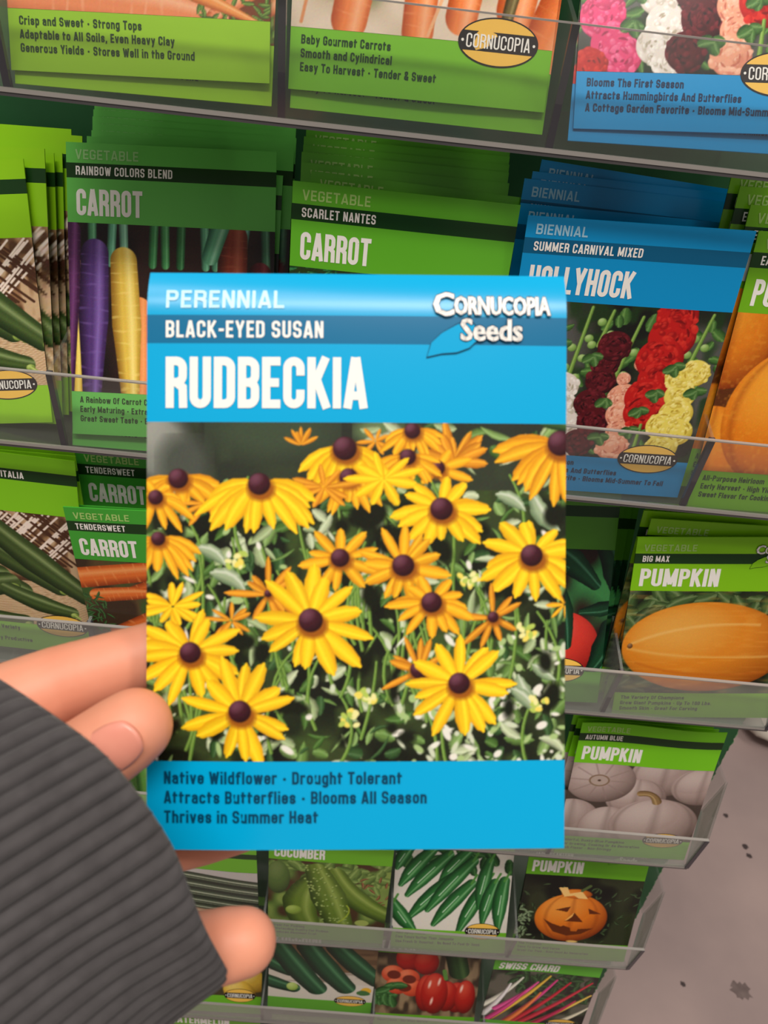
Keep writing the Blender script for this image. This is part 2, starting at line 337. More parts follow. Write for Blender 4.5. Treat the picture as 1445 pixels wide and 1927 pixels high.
def art_rudbeckia():
    A = Art(560, (30, 34, 22), 3)
    q = lambda px, py: ((px - 281) / 781.0, (py - 795) / 781.0)
    A.mottle(7, [(26, 28, 20), (34, 40, 24), (52, 62, 34)])
    A.over(26, (66, 86, 40), .55, .8, .7); A.over(14, (20, 20, 14), .5, .75, .8)
    w = (slice(0, int(A.h * .2)), slice(0, A.n)); A.im[w] = A.im[w] * .25 + np.array((48, 52, 44)) / 255 * .75
    A.ell(.03, .06, .07, .085, (122, 124, 116), (150, 150, 142), (90, 92, 84), soft=.1); A.ell(.09, .10, .06, .07, (70, 74, 66), soft=.12)
    A.ell(.3, .02, .16, .06, (58, 70, 52), soft=.15); A.ell(.55, .02, .06, .03, (96, 116, 76), soft=.06)
    rg = A.rg
    for k in range(560):
        x = rg.random(); y = rg.uniform(.17, .82)
        if x > .55: y = rg.uniform(.0, .82)
        g = rg.random()
        c = [(70, 104, 44), (96, 128, 62), (120, 150, 84), (52, 82, 42), (150, 166, 120), (176, 186, 150)][int(g * 5.99)]
        A.leaf(x, y, rg.uniform(.025, .08), rg.uniform(.004, .016), rg.uniform(0, 6.28), c, tuple(min(255, v + 26) for v in c), tuple(int(v * .6) for v in c))
    for k in range(84):
        x = rg.random(); y = rg.uniform(.3, .82)
        A.tube([(x, y), (x + rg.uniform(-.03, .03), y - .09), (x + rg.uniform(-.05, .05), y - .18)], [.0045, .004, .003], (104, 138, 58), (140, 170, 86), (66, 94, 36))
    for k in range(210):
        x = rg.random(); y = rg.uniform(.25, .82)
        if rg.random() < .5: x = rg.uniform(.6, 1); y = rg.uniform(.5, .82)
        c = [(196, 202, 176), (222, 218, 206), (160, 184, 120)][int(rg.random() * 2.99)]
        A.ell(x, y, rg.uniform(.004, .018), rg.uniform(.003, .009), c, ang=rg.uniform(0, 3), soft=.008)
    for px, py, r1 in ((1000, 1290, .035), (985, 1310, .03), (1020, 1262, .025), (955, 950, .03), (1030, 960, .04), (430, 1100, .035), (400, 1050, .03)):
        x, y = q(px, py); A.leaf(x - r1, y - r1, r1 * 2.6, r1 * .55, .8 + rg.uniform(-.5, .5), (150, 166, 132), (200, 206, 186), (96, 116, 84))
    for k in range(60):
        x = rg.random(); y = rg.uniform(.2, .8); A.ell(x, y, rg.uniform(.01, .035), rg.uniform(.008, .03), (24, 26, 16), ang=rg.uniform(0, 3), soft=.03)
    D = lambda px, py, R, **k: daisy(A, *q(px, py), R / 781.0, seed=int(px), **k)
    D(567, 838, 36, sq=.9, n=7, a0=3.6, span=2.2, tone=2, cone=0); D(1060, 1130, 40, tone=1, n=7, cone=0, ragged=True)
    D(850, 868, 88, sq=.9, n=11, a0=3.2, span=3.2, tone=2, cone=0, ragged=True); D(705, 830, 40, tone=2, n=7, cone=0, ragged=True)
    D(820, 880, 70, sq=.5, n=7, tone=1, cone=.2)
    D(773, 812, 62, sq=0.69, n=11, a0=-.42, span=3.98, droop=.35, tone=1); D(1050, 835, 118, sq=.85, n=13, a0=.4, span=3.2, droop=.25, tone=1, cone=.2)
    D(765, 860, 62, sq=0.64, n=10, a0=-.42, span=3.98, droop=.35, tone=1); D(648, 846, 92, sq=0.56, n=12, a0=-.42, span=3.98, droop=.45, tone=0); D(655, 898, 70, sq=0.64, n=11, a0=-.42, span=3.98, droop=.5, tone=1)
    D(610, 915, 60, sq=.8, n=9, tone=2, cone=0, ragged=True); D(720, 900, 70, sq=.7, n=9, tone=0, cone=0)
    D(390, 945, 62, sq=.7, n=9, tone=2, cone=0, ragged=True); D(340, 902, 84, sq=0.44, n=11, a0=-.42, span=3.98, droop=.28, tone=1, cone=.22); D(298, 936, 70, sq=.6, n=12, droop=.5, tone=1, cone=.2)
    D(303, 1012, 74, sq=0.64, n=11, a0=-.42, span=3.98, droop=.5, tone=1, cone=.18); D(490, 912, 108, sq=0.62, n=13, a0=-.42, span=3.98, droop=.42, tone=0, cone=.19)
    D(828, 956, 92, sq=.72, n=14, droop=.18, tone=0, cone=.23); D(640, 1046, 72, sq=.95, n=10, tone=1, cone=.24)
    D(757, 1060, 82, sq=.9, n=13, tone=1, cone=.25); D(997, 1042, 104, sq=.82, n=15, droop=.16, tone=0, cone=.2)
    D(925, 1155, 66, sq=1.0, n=8, tone=2, cone=.16, ragged=True); D(507, 1112, 70, sq=.95, n=10, tone=2, cone=.1, ragged=True); D(440, 1160, 48, tone=2, n=9, cone=0, ragged=True)
    D(330, 1135, 76, sq=.7, n=13, tone=0, cone=0, ragged=True); D(310, 1190, 50, tone=0, n=9, cone=0, a0=0, span=3.1)
    D(810, 1128, 80, sq=.72, n=13, droop=.2, tone=1, cone=.24)
    D(586, 1162, 112, sq=.9, n=14, droop=.08, tone=0, cone=.2); D(363, 1222, 104, sq=.82, n=15, droop=.12, tone=0, cone=.19)
    D(788, 1252, 72, sq=1.0, n=8, tone=2, cone=.24, a0=2.6, span=4.0, ragged=True)
    D(455, 1330, 104, sq=.95, n=14, tone=0, cone=.2); D(862, 1278, 100, sq=.95, n=14, droop=.06, tone=0, cone=.2)
    for px, py in ((660, 1338), (690, 1296), (990, 1180), (450, 1050), (880, 1086), (1010, 1312)):
        x, y = q(px, py)
        for k in range(12): A.ell(x + rg.uniform(-.022, .022), y + rg.uniform(-.018, .018), .009, .006, [(226, 206, 92), (170, 190, 86), (226, 220, 150)][k % 3], ang=rg.uniform(0, 3), soft=.006)
    return A

def art_hollyhock():
    A = Art(300, (40, 40, 36), 5); rg = A.rg
    A.mottle(6, [(22, 24, 20), (40, 46, 34), (84, 84, 80)]); A.over(18, (30, 56, 24), .5, .75, .8)
    for k in range(70):
        A.leaf(rg.random(), rg.random() * .8, rg.uniform(.04, .09), rg.uniform(.014, .03), rg.uniform(0, 6.28), (70, 112, 50), (110, 150, 80), (36, 64, 28))
    def stem(x0, y0, x1, y1):
        A.tube([(x0, y0), (x1, y1)], [.012, .008], (120, 160, 70), (160, 190, 100), (70, 100, 40))
    def buds(x0, y0, x1, y1, n):
        stem(x0, y0, x1, y1)
        for k in range(max(3, int(n * .7))):
            t = k / max(1, n - 1); x = x0 + (x1 - x0) * t + (.032 if k % 2 else -.032); y = y0 + (y1 - y0) * t
            A.ell(x, y, .021, .02, (134, 172, 88), (184, 208, 140), (84, 116, 50))
    def col(pts, r, c, hi, lo):
        for x, y in pts: A.rosette(x + rg.uniform(-.012, .012), y, r * rg.uniform(1.02, 1.3), c, hi, lo)
    W = ((226, 216, 208), (246, 242, 236), (172, 160, 140)); K = ((226, 60, 116), (242, 120, 160), (160, 24, 74)); MR = ((84, 18, 26), (120, 34, 44), (40, 8, 14))
    PE = ((232, 160, 130), (246, 198, 172), (190, 106, 84)); RD = ((190, 26, 24), (222, 58, 44), (122, 10, 14)); YE = ((236, 216, 100), (250, 238, 158), (190, 158, 50))
    buds(.30, .42, .36, .02, 9); buds(.52, .40, .6, .05, 7); buds(.86, .30, .92, .02, 8); buds(.42, .2, .46, .03, 4)
    col([(.10, .60), (.12, .70), (.09, .50), (.13, .40), (.16, .74)], .075, *K)
    col([(.05, .78), (.16, .28)], .06, *RD)
    col([(.30, .42), (.29, .52), (.33, .62), (.31, .7), (.36, .76)], .066, *W)
    col([(.47, .28), (.46, .38), (.44, .5), (.47, .6), (.43, .72), (.5, .2)], .068, *MR)
    col([(.595, .46), (.61, .55), (.60, .64), (.585, .73)], .066, *PE); col([(.58, .36), (.63, .28)], .032, *PE)
    col([(.76, .04), (.75, .14), (.72, .25), (.74, .35), (.70, .45), (.71, .53)], .088, *RD)
    col([(.84, .34), (.90, .31), (.86, .43), (.87, .53), (.82, .6), (.90, .63), (.84, .72)], .068, *YE)
    stem(.70, .78, .71, .6)
    for x, y in ((.80, .28), (.74, .42), (.68, .52), (.66, .63), (.40, .26), (.5, .48), (.22, .5), (.24, .2), (.82, .75), (.93, .4), (.52, .68), (.20, .62)):
        [A.leaf(x, y, rg.uniform(.04, .06), .024, a_ + rg.uniform(-.3, .3), (70, 110, 52), (112, 148, 88), (36, 64, 30)) for a_ in (.2, 1.3, 2.6)]
    return A

def art_zucchini(n=260, basket=True):
    A = Art(n, (130, 96, 66), 8); rg = A.rg
    A.mottle(30, [(84, 56, 36), (150, 112, 78), (196, 164, 128)], 1, .6)
    for k in range(60):
        y = .45 + .38 * k / 60; A.tube([(0, y + rg.uniform(-.01, .01)), (.5, y + .03), (1, y)], .004, (206, 172, 132), (232, 206, 170), (120, 86, 56))
    for k in range(34):
        x = rg.uniform(.35, 1.1); A.tube([(x, rg.uniform(0, .05)), (x - .3, .35)], .006, (238, 220, 206)); A.tube([(x - .3, 0), (x + .1, .34)], .007, (74, 44, 28))
    Z = ((72, 92, 44), (132, 150, 96), (26, 42, 18))
    for a, b, r in (((-.1, .10), (.62, .55), .085), ((-.2, .3), (.5, .45), .09), ((.2, .02), (.85, .5), .07), ((.45, .06), (1.0, .55), .075), ((-.1, .62), (.55, .5), .09), ((.1, .73), (.62, .78), .06), ((.55, .55), (.9, .68), .055)):
        mx = ((a[0] + b[0]) / 2, (a[1] + b[1]) / 2 + .015); r *= 1.18; A.tube([a, mx, b], [r * .8, r, r * .7], *Z, hw=.32, streak=.22)
        A.ell(b[0] + r * .3, b[1] + r * .3, r * .36, r * .3, (134, 156, 70), (196, 208, 124), (80, 104, 40)); A.tube([(b[0] + r * .35, b[1] + r * .35), (b[0] + r * .7, b[1] + r * .62)], r * .16, (160, 180, 90), (200, 212, 130), (90, 110, 46))
    return A
def art_rainbow_carrot(n=260):
    A = Art(n, (26, 18, 18), 9); A.over(8, (52, 32, 28), .4, .8, .8); rg = A.rg
    for x, c in ((.12, (76, 140, 96)), (.22, (96, 164, 130)), (.27, (120, 176, 146)), (.42, (60, 130, 74)), (.47, (72, 146, 84)), (.55, (48, 110, 60)), (.66, (96, 166, 126)), (.71, (84, 152, 116)), (.86, (90, 150, 130)), (.95, (60, 110, 80))):
        A.tube([(x, -.02), (x - .03 + rg.uniform(0, .05), .18)], [.022, .03, .02], c, tuple(min(255, v + 40) for v in c), tuple(v // 2 for v in c))
    def car(x, y0, x1, r, c, hi, lo): A.tube([(x, y0), (x * .6 + x1 * .4, y0 + .3), (x1, .9)], [r * .9, r, r * .55], c, hi, lo, ring=.28, hw=.4)
    car(.80, .04, .78, .075, (132, 54, 36), (168, 88, 66), (60, 24, 16)); car(.93, .2, .9, .06, (84, 24, 30), (120, 50, 56), (40, 10, 14)); A.tube([(.74, -.02), (.69, .13)], [.045, .05, .04], (96, 166, 126), (150, 206, 170), (40, 90, 66))
    car(.03, .22, .02, .06, (216, 176, 60), (240, 214, 110), (130, 90, 20)); car(.13, .14, .10, .075, (78, 50, 110), (126, 96, 168), (36, 18, 46)); car(.02, .04, -.02, .05, (70, 30, 70), (110, 60, 110), (30, 10, 30))
    car(.34, .40, .33, .075, (230, 120, 60), (248, 166, 100), (150, 60, 20)); car(.47, .36, .5, .07, (206, 64, 60), (236, 110, 100), (120, 24, 24))
    car(.27, .17, .30, .072, (222, 186, 76), (246, 222, 130), (140, 100, 30)); car(.62, .3, .6, .07, (226, 190, 90), (246, 226, 140), (140, 110, 40))
    return A
def carrots(n, bg, spec, seed, cols=((228, 112, 44), (246, 160, 92), (150, 60, 18)), ring=.35, mot=None):
    A = Art(n, bg, seed)
    if mot: A.mottle(*mot)
    for a, b, r in spec: A.tube([a, ((a[0] + b[0]) / 2, (a[1] + b[1]) / 2 - .01), b], [r, r * .92, r * .35], *cols, ring=ring, hw=.42)
    return A
def art_tendersweet(n=260):
    A = carrots(n, (70, 76, 40), [((.0, .16), (.75, .02), .085), ((.85, .05), (.2, .3), .09), ((1.1, .1), (.15, .62), .1), ((1.1, .35), (.28, .8), .1), ((1.2, .6), (.5, .9), .1), ((.1, .3), (.5, .25), .06)], 11, mot=(8, [(60, 42, 26), (90, 70, 40), (60, 90, 40)]))
    for k in range(60): A.leaf(A.rg.uniform(-.02, .12), A.rg.uniform(.3, .6), .06, .008, A.rg.uniform(0, 6.3), (50, 92, 44), (90, 130, 70), (24, 50, 22))
    return A
def art_crisp(n=260):
    A = carrots(n, (120, 60, 30), [((-.1, .3), (.9, .55), .12), ((.0, .12), (1.0, .3), .1), ((-.1, .58), (.85, .72), .13), ((.1, .74), (.8, .8), .12), ((1.05, .6), (.75, .82), .05)], 12, cols=((234, 138, 90), (246, 180, 140), (176, 84, 44)), mot=(8, [(60, 80, 30), (90, 110, 40), (120, 60, 30)]))
    for k in range(60): A.leaf(A.rg.uniform(.72, 1), A.rg.uniform(.62, .8), .05, .008, A.rg.uniform(0, 6.3), (94, 128, 50), (140, 170, 80), (50, 76, 30))
    A.tube([(.72, .72), (.96, .81)], [.03, .008], (238, 150, 80), (250, 190, 130), (180, 90, 40)); return A
def art_baby_carrot(n=260):
    A = Art(n, (196, 176, 150), 13); A.mottle(7, [(150, 150, 110), (206, 186, 160), (226, 206, 186)]); rg = A.rg
    O = ((236, 130, 70), (248, 176, 130), (176, 74, 30))
    for a, b, r in (((.05, .2), (.18, .5), .08), ((.30, .3), (.22, .76), .085), ((.50, .35), (.48, .78), .075), ((.70, .3), (.64, .72), .075), ((.92, .1), (.84, .68), .09), ((1.15, .35), (.96, .83), .12)): A.tube([a, b], [r * .9, r, r * .8], *O, ring=.2, hw=.5)
    A.tube([(.10, .5), (.04, .78)], .006, (216, 140, 90)); A.tube([(.62, .5), (.52, .79)], .006, (236, 176, 130)); A.tube([(.86, .45), (.80, .78)], [.03, .02], (110, 96, 60), (150, 136, 90), (60, 50, 30)); return A
def art_scarlet(n=200):
    A = Art(n, (40, 60, 30), 14)
    for k in range(120): A.leaf(A.rg.random(), A.rg.uniform(0, .3), .09, .01, A.rg.uniform(0, 6.3), (40, 110, 60), (80, 150, 90), (16, 50, 26))
    for k in range(9): A.tube([(.06 + .11 * k, .25), (.08 + .1 * k, .8)], [.055, .03], (226, 100, 40), (244, 150, 90), (140, 50, 16), ring=.4)
    return A
def art_early_pumpkin(n=260):
    A = Art(n, (90, 44, 14), 15)
    for x, y, r in ((.0, .12, .24), (.45, .02, .26), (.95, .15, .26), (.02, .74, .27), (.95, .8, .26), (.42, .5, .36)): A.ell(x, y, r, r * 1.05, (222, 124, 24), (242, 164, 50), (130, 50, 8), ribs=3, ribamt=.35)
    A.over(60, (240, 170, 60), .6, .9, .25); return A
def art_jalapeno(n=260):
    A = Art(n, (34, 40, 26), 16); A.mottle(6, [(40, 20, 16), (46, 90, 50), (60, 130, 70)])
    G = ((18, 58, 34), (64, 116, 86), (6, 22, 14))
    A.ell(.72, .62, .24, .22, (204, 54, 42), (226, 96, 80), (130, 20, 18)); A.tube([(.1, .5), (.5, .62)], .1, (196, 50, 40), (222, 90, 74), (120, 20, 18))
    for a, b, r in (((.15, .1), (.5, .3), .1), ((.55, -.05), (.9, .22), .085), ((.3, .25), (.55, .68), .09), ((.95, -.02), (1.05, .3), .08), ((.0, .3), (.2, .7), .09), ((.62, .18), (.76, .62), .075), ((1.02, .36), (.84, .40), .05), ((1.02, .5), (.93, .78), .075), ((.3, -.02), (.7, .12), .08)): A.tube([a, ((a[0] + b[0]) / 2 + .02, (a[1] + b[1]) / 2), b], [r * .8, r, r * .45], *G, hw=.2)
    return A
def art_big_max(n=280):
    A = Art(n, (36, 44, 26), 17); A.mottle(7, [(24, 30, 18), (46, 58, 34), (80, 90, 64)]); rg = A.rg
    for k in range(46): A.leaf(rg.uniform(-.05, 1), rg.uniform(0, .3), rg.uniform(.1, .2), .05, rg.uniform(0, 6.28), (66, 92, 48), (116, 136, 90), (30, 46, 22))
    for k in range(26): A.leaf(rg.uniform(-.05, .12), rg.uniform(.2, .8), .16, .05, rg.uniform(-1, 1), (54, 74, 42), (96, 112, 80), (26, 36, 20))
    A.ell(.50, .43, .50, .35, (222, 134, 34), (234, 176, 84), (140, 66, 10), ang=.05, soft=.02)
    A.tube([(.04, .44), (.45, .50), (.98, .49)], .003, (236, 186, 104), soft=9); A.tube([(.06, .40), (.4, .27), (.8, .25)], .003, (240, 196, 120), soft=9); A.tube([(.1, .55), (.45, .64), (.9, .62)], .003, (196, 104, 26), soft=9)
    A.over(40, (236, 168, 70), .55, .9, .25, .3, 1.4); A.ell(.05, .42, .016, .02, (120, 84, 50), (170, 130, 90), (70, 40, 20)); return A
def art_autumn(n=240):
    A = Art(n, (70, 58, 52), 18); Cc = ((168, 146, 140), (202, 184, 178), (96, 78, 72))
    for x, y, rx, ry, rb in ((.66, .08, .24, .22, 3), (.95, .18, .22, .2, 3), (.0, .08, .2, .16, 2), (.5, .33, .22, .2, 3), (.22, .17, .25, .23, 0), (.06, .62, .22, .24, 2), (.33, .68, .2, .24, 2), (.68, .62, .33, .29, 3)): A.ell(x, y, rx, ry, *Cc, soft=.02, ribs=rb, ribamt=.3)
    A.ell(.21, .17, .075, .06, (130, 104, 84)); A.ell(.21, .17, .062, .048, (176, 156, 146)); A.ell(.21, .17, .012, .01, (84, 64, 50))
    for a in range(10): A.tube([(.22 + .08 * math.cos(a * .63), .17 + .07 * math.sin(a * .63)), (.22 + .22 * math.cos(a * .63), .17 + .2 * math.sin(a * .63))], .002, (140, 118, 112), soft=4)
    A.tube([(.66, .36), (.61, .29), (.53, .28)], [.035, .026, .03], (150, 120, 78), (186, 156, 108), (96, 70, 40), streak=.3); return A
def art_striped(n=180):
    A = Art(n, (196, 190, 186), 19); rg = A.rg
    for k, y in enumerate((.10, .22, .34, .46, .56)):
        A.tube([(-.1, y - .05), (.4, y + .01), (1.1, y + .12)], .062, (56, 68, 50), (92, 104, 84), (28, 36, 26)); A.tube([(-.1, y - .06), (.4, y), (1.1, y + .11)], .007, (196, 204, 176)); A.tube([(-.1, y - .03), (.4, y + .03), (1.1, y + .14)], .004, (140, 150, 124))
    A.tube([(-.1, .60), (.5, .66), (1.1, .86)], .06, (196, 160, 130), (222, 190, 160), (140, 104, 80)); A.tube([(-.1, .72), (.5, .78), (1, .9)], .05, (60, 76, 56), (100, 116, 90), (26, 34, 24)); return A
def art_cucumber(n=200):
    A = Art(n, (100, 120, 50), 20); A.mottle(7, [(74, 50, 30), (90, 116, 50), (134, 156, 76)]); rg = A.rg
    for k in range(50): A.leaf(rg.uniform(0, 1), rg.uniform(0, .3), .13, .05, rg.uniform(0, 6.28), (110, 138, 66), (150, 174, 96), (66, 90, 36))
    for k in range(24): A.leaf(rg.uniform(.6, 1), rg.uniform(.2, .5), .08, .012, rg.uniform(0, 6.28), (130, 84, 50), (180, 130, 90), (70, 40, 24))
    G = ((104, 130, 44), (152, 172, 84), (50, 70, 20))
    A.ell(.08, .22, .1, .2, (84, 110, 50), (120, 140, 80), (44, 60, 26)); A.tube([(.55, .15), (.75, .45), (1.05, .66)], [.09, .11, .09], *G); A.tube([(.35, .25), (.27, .5), (.32, .75)], [.09, .15, .12], *G); A.tube([(.40, .12), (.5, .42), (.6, .74)], [.1, .15, .12], *G)
    for k in range(130):
        x = rg.uniform(.3, .72); y = rg.uniform(.05, .75)
        if abs((x - .38) - (y - .1) * .33) < .13: A.ell(x, y, .011, .011, (146, 170, 84), (190, 206, 130), (60, 80, 24), soft=.006)
    A.tube([(.66, .52), (.68, .62), (.6, .75)], .006, (170, 190, 60)); A.ell(.22, .62, .07, .06, (150, 176, 74), (186, 206, 110), (100, 120, 40)); A.ell(.8, .74, .06, .04, (170, 184, 96)); return A
def art_serrano(n=200):
    A = Art(n, (224, 216, 206), 21); rg = A.rg
    for k in range(40): A.leaf(rg.uniform(0, 1), rg.uniform(-.05, .14), .12, .04, rg.uniform(0, 6.28), (40, 86, 40), (80, 126, 70), (16, 40, 18))
    G = ((46, 112, 54), (122, 178, 120), (16, 56, 26))
    for a, b, r in (((.3, .02), (.06, .36), .055), ((.12, .0), (.02, .2), .05), ((.45, .05), (.12, .46), .055), ((.62, .0), (.4, .3), .05), ((.5, .26), (.15, .68), .055), ((.66, .1), (.3, .6), .055), ((.66, .32), (.36, .74), .055), ((.8, .3), (.58, .8), .055), ((.8, .1), (.74, .55), .05), ((.86, .3), (.78, .7), .05), ((.94, .28), (.92, .76), .055), ((.0, .55), (.2, .82), .06)):
        A.tube([a, ((a[0] + b[0]) / 2 - .014, (a[1] + b[1]) / 2), b], [r * .85, r * 1.22, r * 1.1, r * .45], *G, hw=.26); A.tube([((a[0] * .7 + b[0] * .3) - .012, a[1] * .7 + b[1] * .3), ((a[0] * .3 + b[0] * .7) - .016, a[1] * .3 + b[1] * .7)], [.003, .008, .004], (214, 238, 208)); A.tube([a, (a[0] + .04, a[1] - .09)], .01, (80, 140, 60))
    return A
def art_jack(n=220):
    A = Art(n, (22, 26, 18), 22); A.mottle(7, [(14, 16, 12), (26, 30, 18), (44, 50, 30)]); rg = A.rg
    for k in range(70): A.leaf(rg.uniform(0, 1), rg.uniform(.1, .8), rg.uniform(.03, .08), .012, rg.uniform(0, 6.28), (44, 62, 34), (90, 110, 76), (20, 30, 14))
    for k in range(40): A.leaf(rg.uniform(-.05, .12), rg.uniform(.4, .8), .05, .014, rg.uniform(0, 6.28), (110, 130, 96), (160, 176, 140), (50, 66, 40))
    O = ((218, 116, 28), (238, 154, 62), (120, 44, 8))
    A.ell(.45, .49, .31, .29, *O, soft=.02, ribs=4, ribamt=.3); A.ell(.46, .20, .13, .055, *O); 
    A.poly([(.30, .14), (.37, .13), (.40, .20), (.50, .17), (.56, .25), (.48, .25), (.44, .22), (.36, .24)], (244, 196, 120)); A.tube([(.5, .16), (.56, .10)], .014, (80, 96, 50))
    dk = (96, 40, 10); A.poly([(.30, .40), (.43, .35), (.41, .42)], dk); A.poly([(.58, .36), (.70, .42), (.60, .43)], dk); A.poly([(.47, .42), (.40, .53), (.56, .53)], dk); A.poly([(.47, .42), (.46, .47), (.42, .52), (.40, .53)], (240, 176, 90))
    A.poly([(.22, .52), (.30, .57), (.38, .60), (.40, .585), (.46, .61), (.47, .65), (.52, .65), (.53, .62), (.66, .60), (.56, .68), (.44, .71), (.32, .67)], dk); A.ell(.5, .78, .05, .014, (230, 190, 110)); return A
def art_squash(n=120):
    A = Art(n, (70, 60, 40), 23)
    for x, y in ((.2, .3), (.5, .2), (.8, .3), (.35, .6), (.65, .55), (.9, .6), (.78, .74)): A.ell(x, y, .17, .13, (214, 172, 62), (240, 210, 120), (130, 92, 20), ang=.6)
    return A
def art_dark_zucchini(n=200):
    A = Art(n, (206, 196, 182), 24); A.im[: int(A.h * .45)] = np.array((120, 92, 62)) / 255; A.over(24, (74, 52, 34), .45, .8, .5, .4, 1)
    w = (slice(int(A.h * .68), A.h), slice(0, A.n)); A.im[w] = np.array((214, 206, 194)) / 255
    Z = ((24, 76, 44), (76, 132, 88), (8, 32, 18))
    for a, b, r in (((-.05, .22), (.2, .40), .08), ((-.1, .5), (.24, .64), .085), ((.62, .0), (1.02, .46), .115), ((.36, .02), (.73, .58), .125), ((.08, .02), (.46, .62), .125)): A.tube([a, ((a[0] + b[0]) / 2 - .01, (a[1] + b[1]) / 2 + .01), b], [r * .9, r, r * .8], *Z, hw=.3)
    A.ell(.23, .62, .055, .06, (170, 196, 96), (196, 216, 130), (120, 150, 50)); A.ell(.93, .62, .05, .05, (228, 178, 40)); A.leaf(.85, .66, .12, .04, .1, (60, 110, 54)); return A
def art_red_pepper(n=200):
    A = Art(n, (90, 74, 54), 25); A.mottle(22, [(66, 52, 40), (112, 92, 68), (150, 126, 96)], 1, .4); rg = A.rg; Rr = ((176, 28, 20), (222, 86, 60), (90, 8, 8))
    for x, y, rx, ry in ((.32, .06, .13, .16), (.48, .1, .12, .16)): A.ell(x, y, rx, ry, *Rr)
    A.tube([(.75, -.02), (.8, .2)], .1, (40, 70, 34), (70, 100, 54), (16, 30, 14))
    for x, y in ((.17, .27), (.32, .31), (.22, .42), (.36, .44)): A.ell(x, y, .11, .11, (216, 84, 50), (236, 130, 90), (170, 50, 30))
    for x, y in ((.18, .28), (.33, .33), (.29, .44)): A.ell(x, y, .065, .055, (110, 36, 20), soft=.02)
    for x, y, rx, ry in ((.80, .54, .12, .20), (.70, .53, .11, .20), (.88, .53, .10, .22), (.50, .50, .10, .24), (.58, .50, .13, .27)): A.ell(x, y, rx, ry, *Rr, soft=.02)
    for x, y in ((.53, .38), (.62, .34), (.84, .42), (.56, .6)): A.ell(x, y, .012, .05, (250, 206, 190), ang=.15, soft=.03)
    A.tube([(.68, .3), (.66, .2)], .02, (90, 140, 60))
    for k in range(16): A.leaf(rg.uniform(-.05, .2), rg.uniform(.42, .72), .14, .05, rg.uniform(0, 6.28), (56, 104, 50), (96, 146, 84), (26, 56, 24))
    return A
def art_chard(n=200):
    A = Art(n, (40, 44, 34), 26); A.mottle(9, [(36, 32, 28), (60, 66, 50), (96, 92, 80)]); rg = A.rg
    for k in range(60): A.leaf(rg.uniform(.2, 1), rg.uniform(0, .4), .12, .03, rg.uniform(0, 6.28), (44, 76, 40), (76, 108, 66), (20, 36, 18))
    for a, b, c in (((.30, .1), (.0, .55), (226, 222, 206)), ((.2, .2), (.02, .7), (236, 226, 226)), ((.55, .05), (.1, .75), (226, 180, 60)), ((.45, .15), (.12, .6), (224, 80, 150)), ((.62, .1), (.2, .85), (214, 60, 130)), ((.75, .12), (.3, .8), (196, 30, 50)), ((.95, .1), (.4, .78), (200, 40, 60)), ((.98, .3), (.45, .85), (230, 190, 80)), ((.85, .4), (.5, .82), (190, 36, 80)), ((1.0, .5), (.7, .8), (226, 216, 190)), ((.5, .3), (.25, .8), (236, 120, 60)), ((.35, .3), (.05, .8), (214, 60, 130))):
        A.tube([a, ((a[0] + b[0]) / 2 + .02, (a[1] + b[1]) / 2), b], [.012, .026, .036], c, tuple(min(255, v + 30) for v in c), tuple(int(v * .6) for v in c))
    return A
def art_watermelon(n=100):
    A = Art(n, (60, 90, 40), 27)
    for k in range(5): A.tube([(.1 + .2 * k, 0), (.15 + .2 * k, .8)], .06, (90, 140, 60), (130, 170, 90), (30, 60, 26))
    return A
ART = dict(rudbeckia=art_rudbeckia, hollyhock=art_hollyhock, zucchini=art_zucchini, rainbow=art_rainbow_carrot, crisp=art_crisp, baby=art_baby_carrot, scarlet=art_scarlet, tender=art_tendersweet, early=art_early_pumpkin, jalapeno=art_jalapeno, bigmax=art_big_max, autumn=art_autumn, striped=art_striped, cucumber=art_cucumber, serrano=art_serrano, jack=art_jack, squash=art_squash, darkzuc=art_dark_zucchini, pepper=art_red_pepper, chard=art_chard, melon=art_watermelon)
_art = {}
def art_image(key):
    if key not in _art:
        A = ART[key](); _art[key] = np.clip(A.im + A.rg.normal(0, .012, A.im.shape), 0, 1)
    return _art[key]

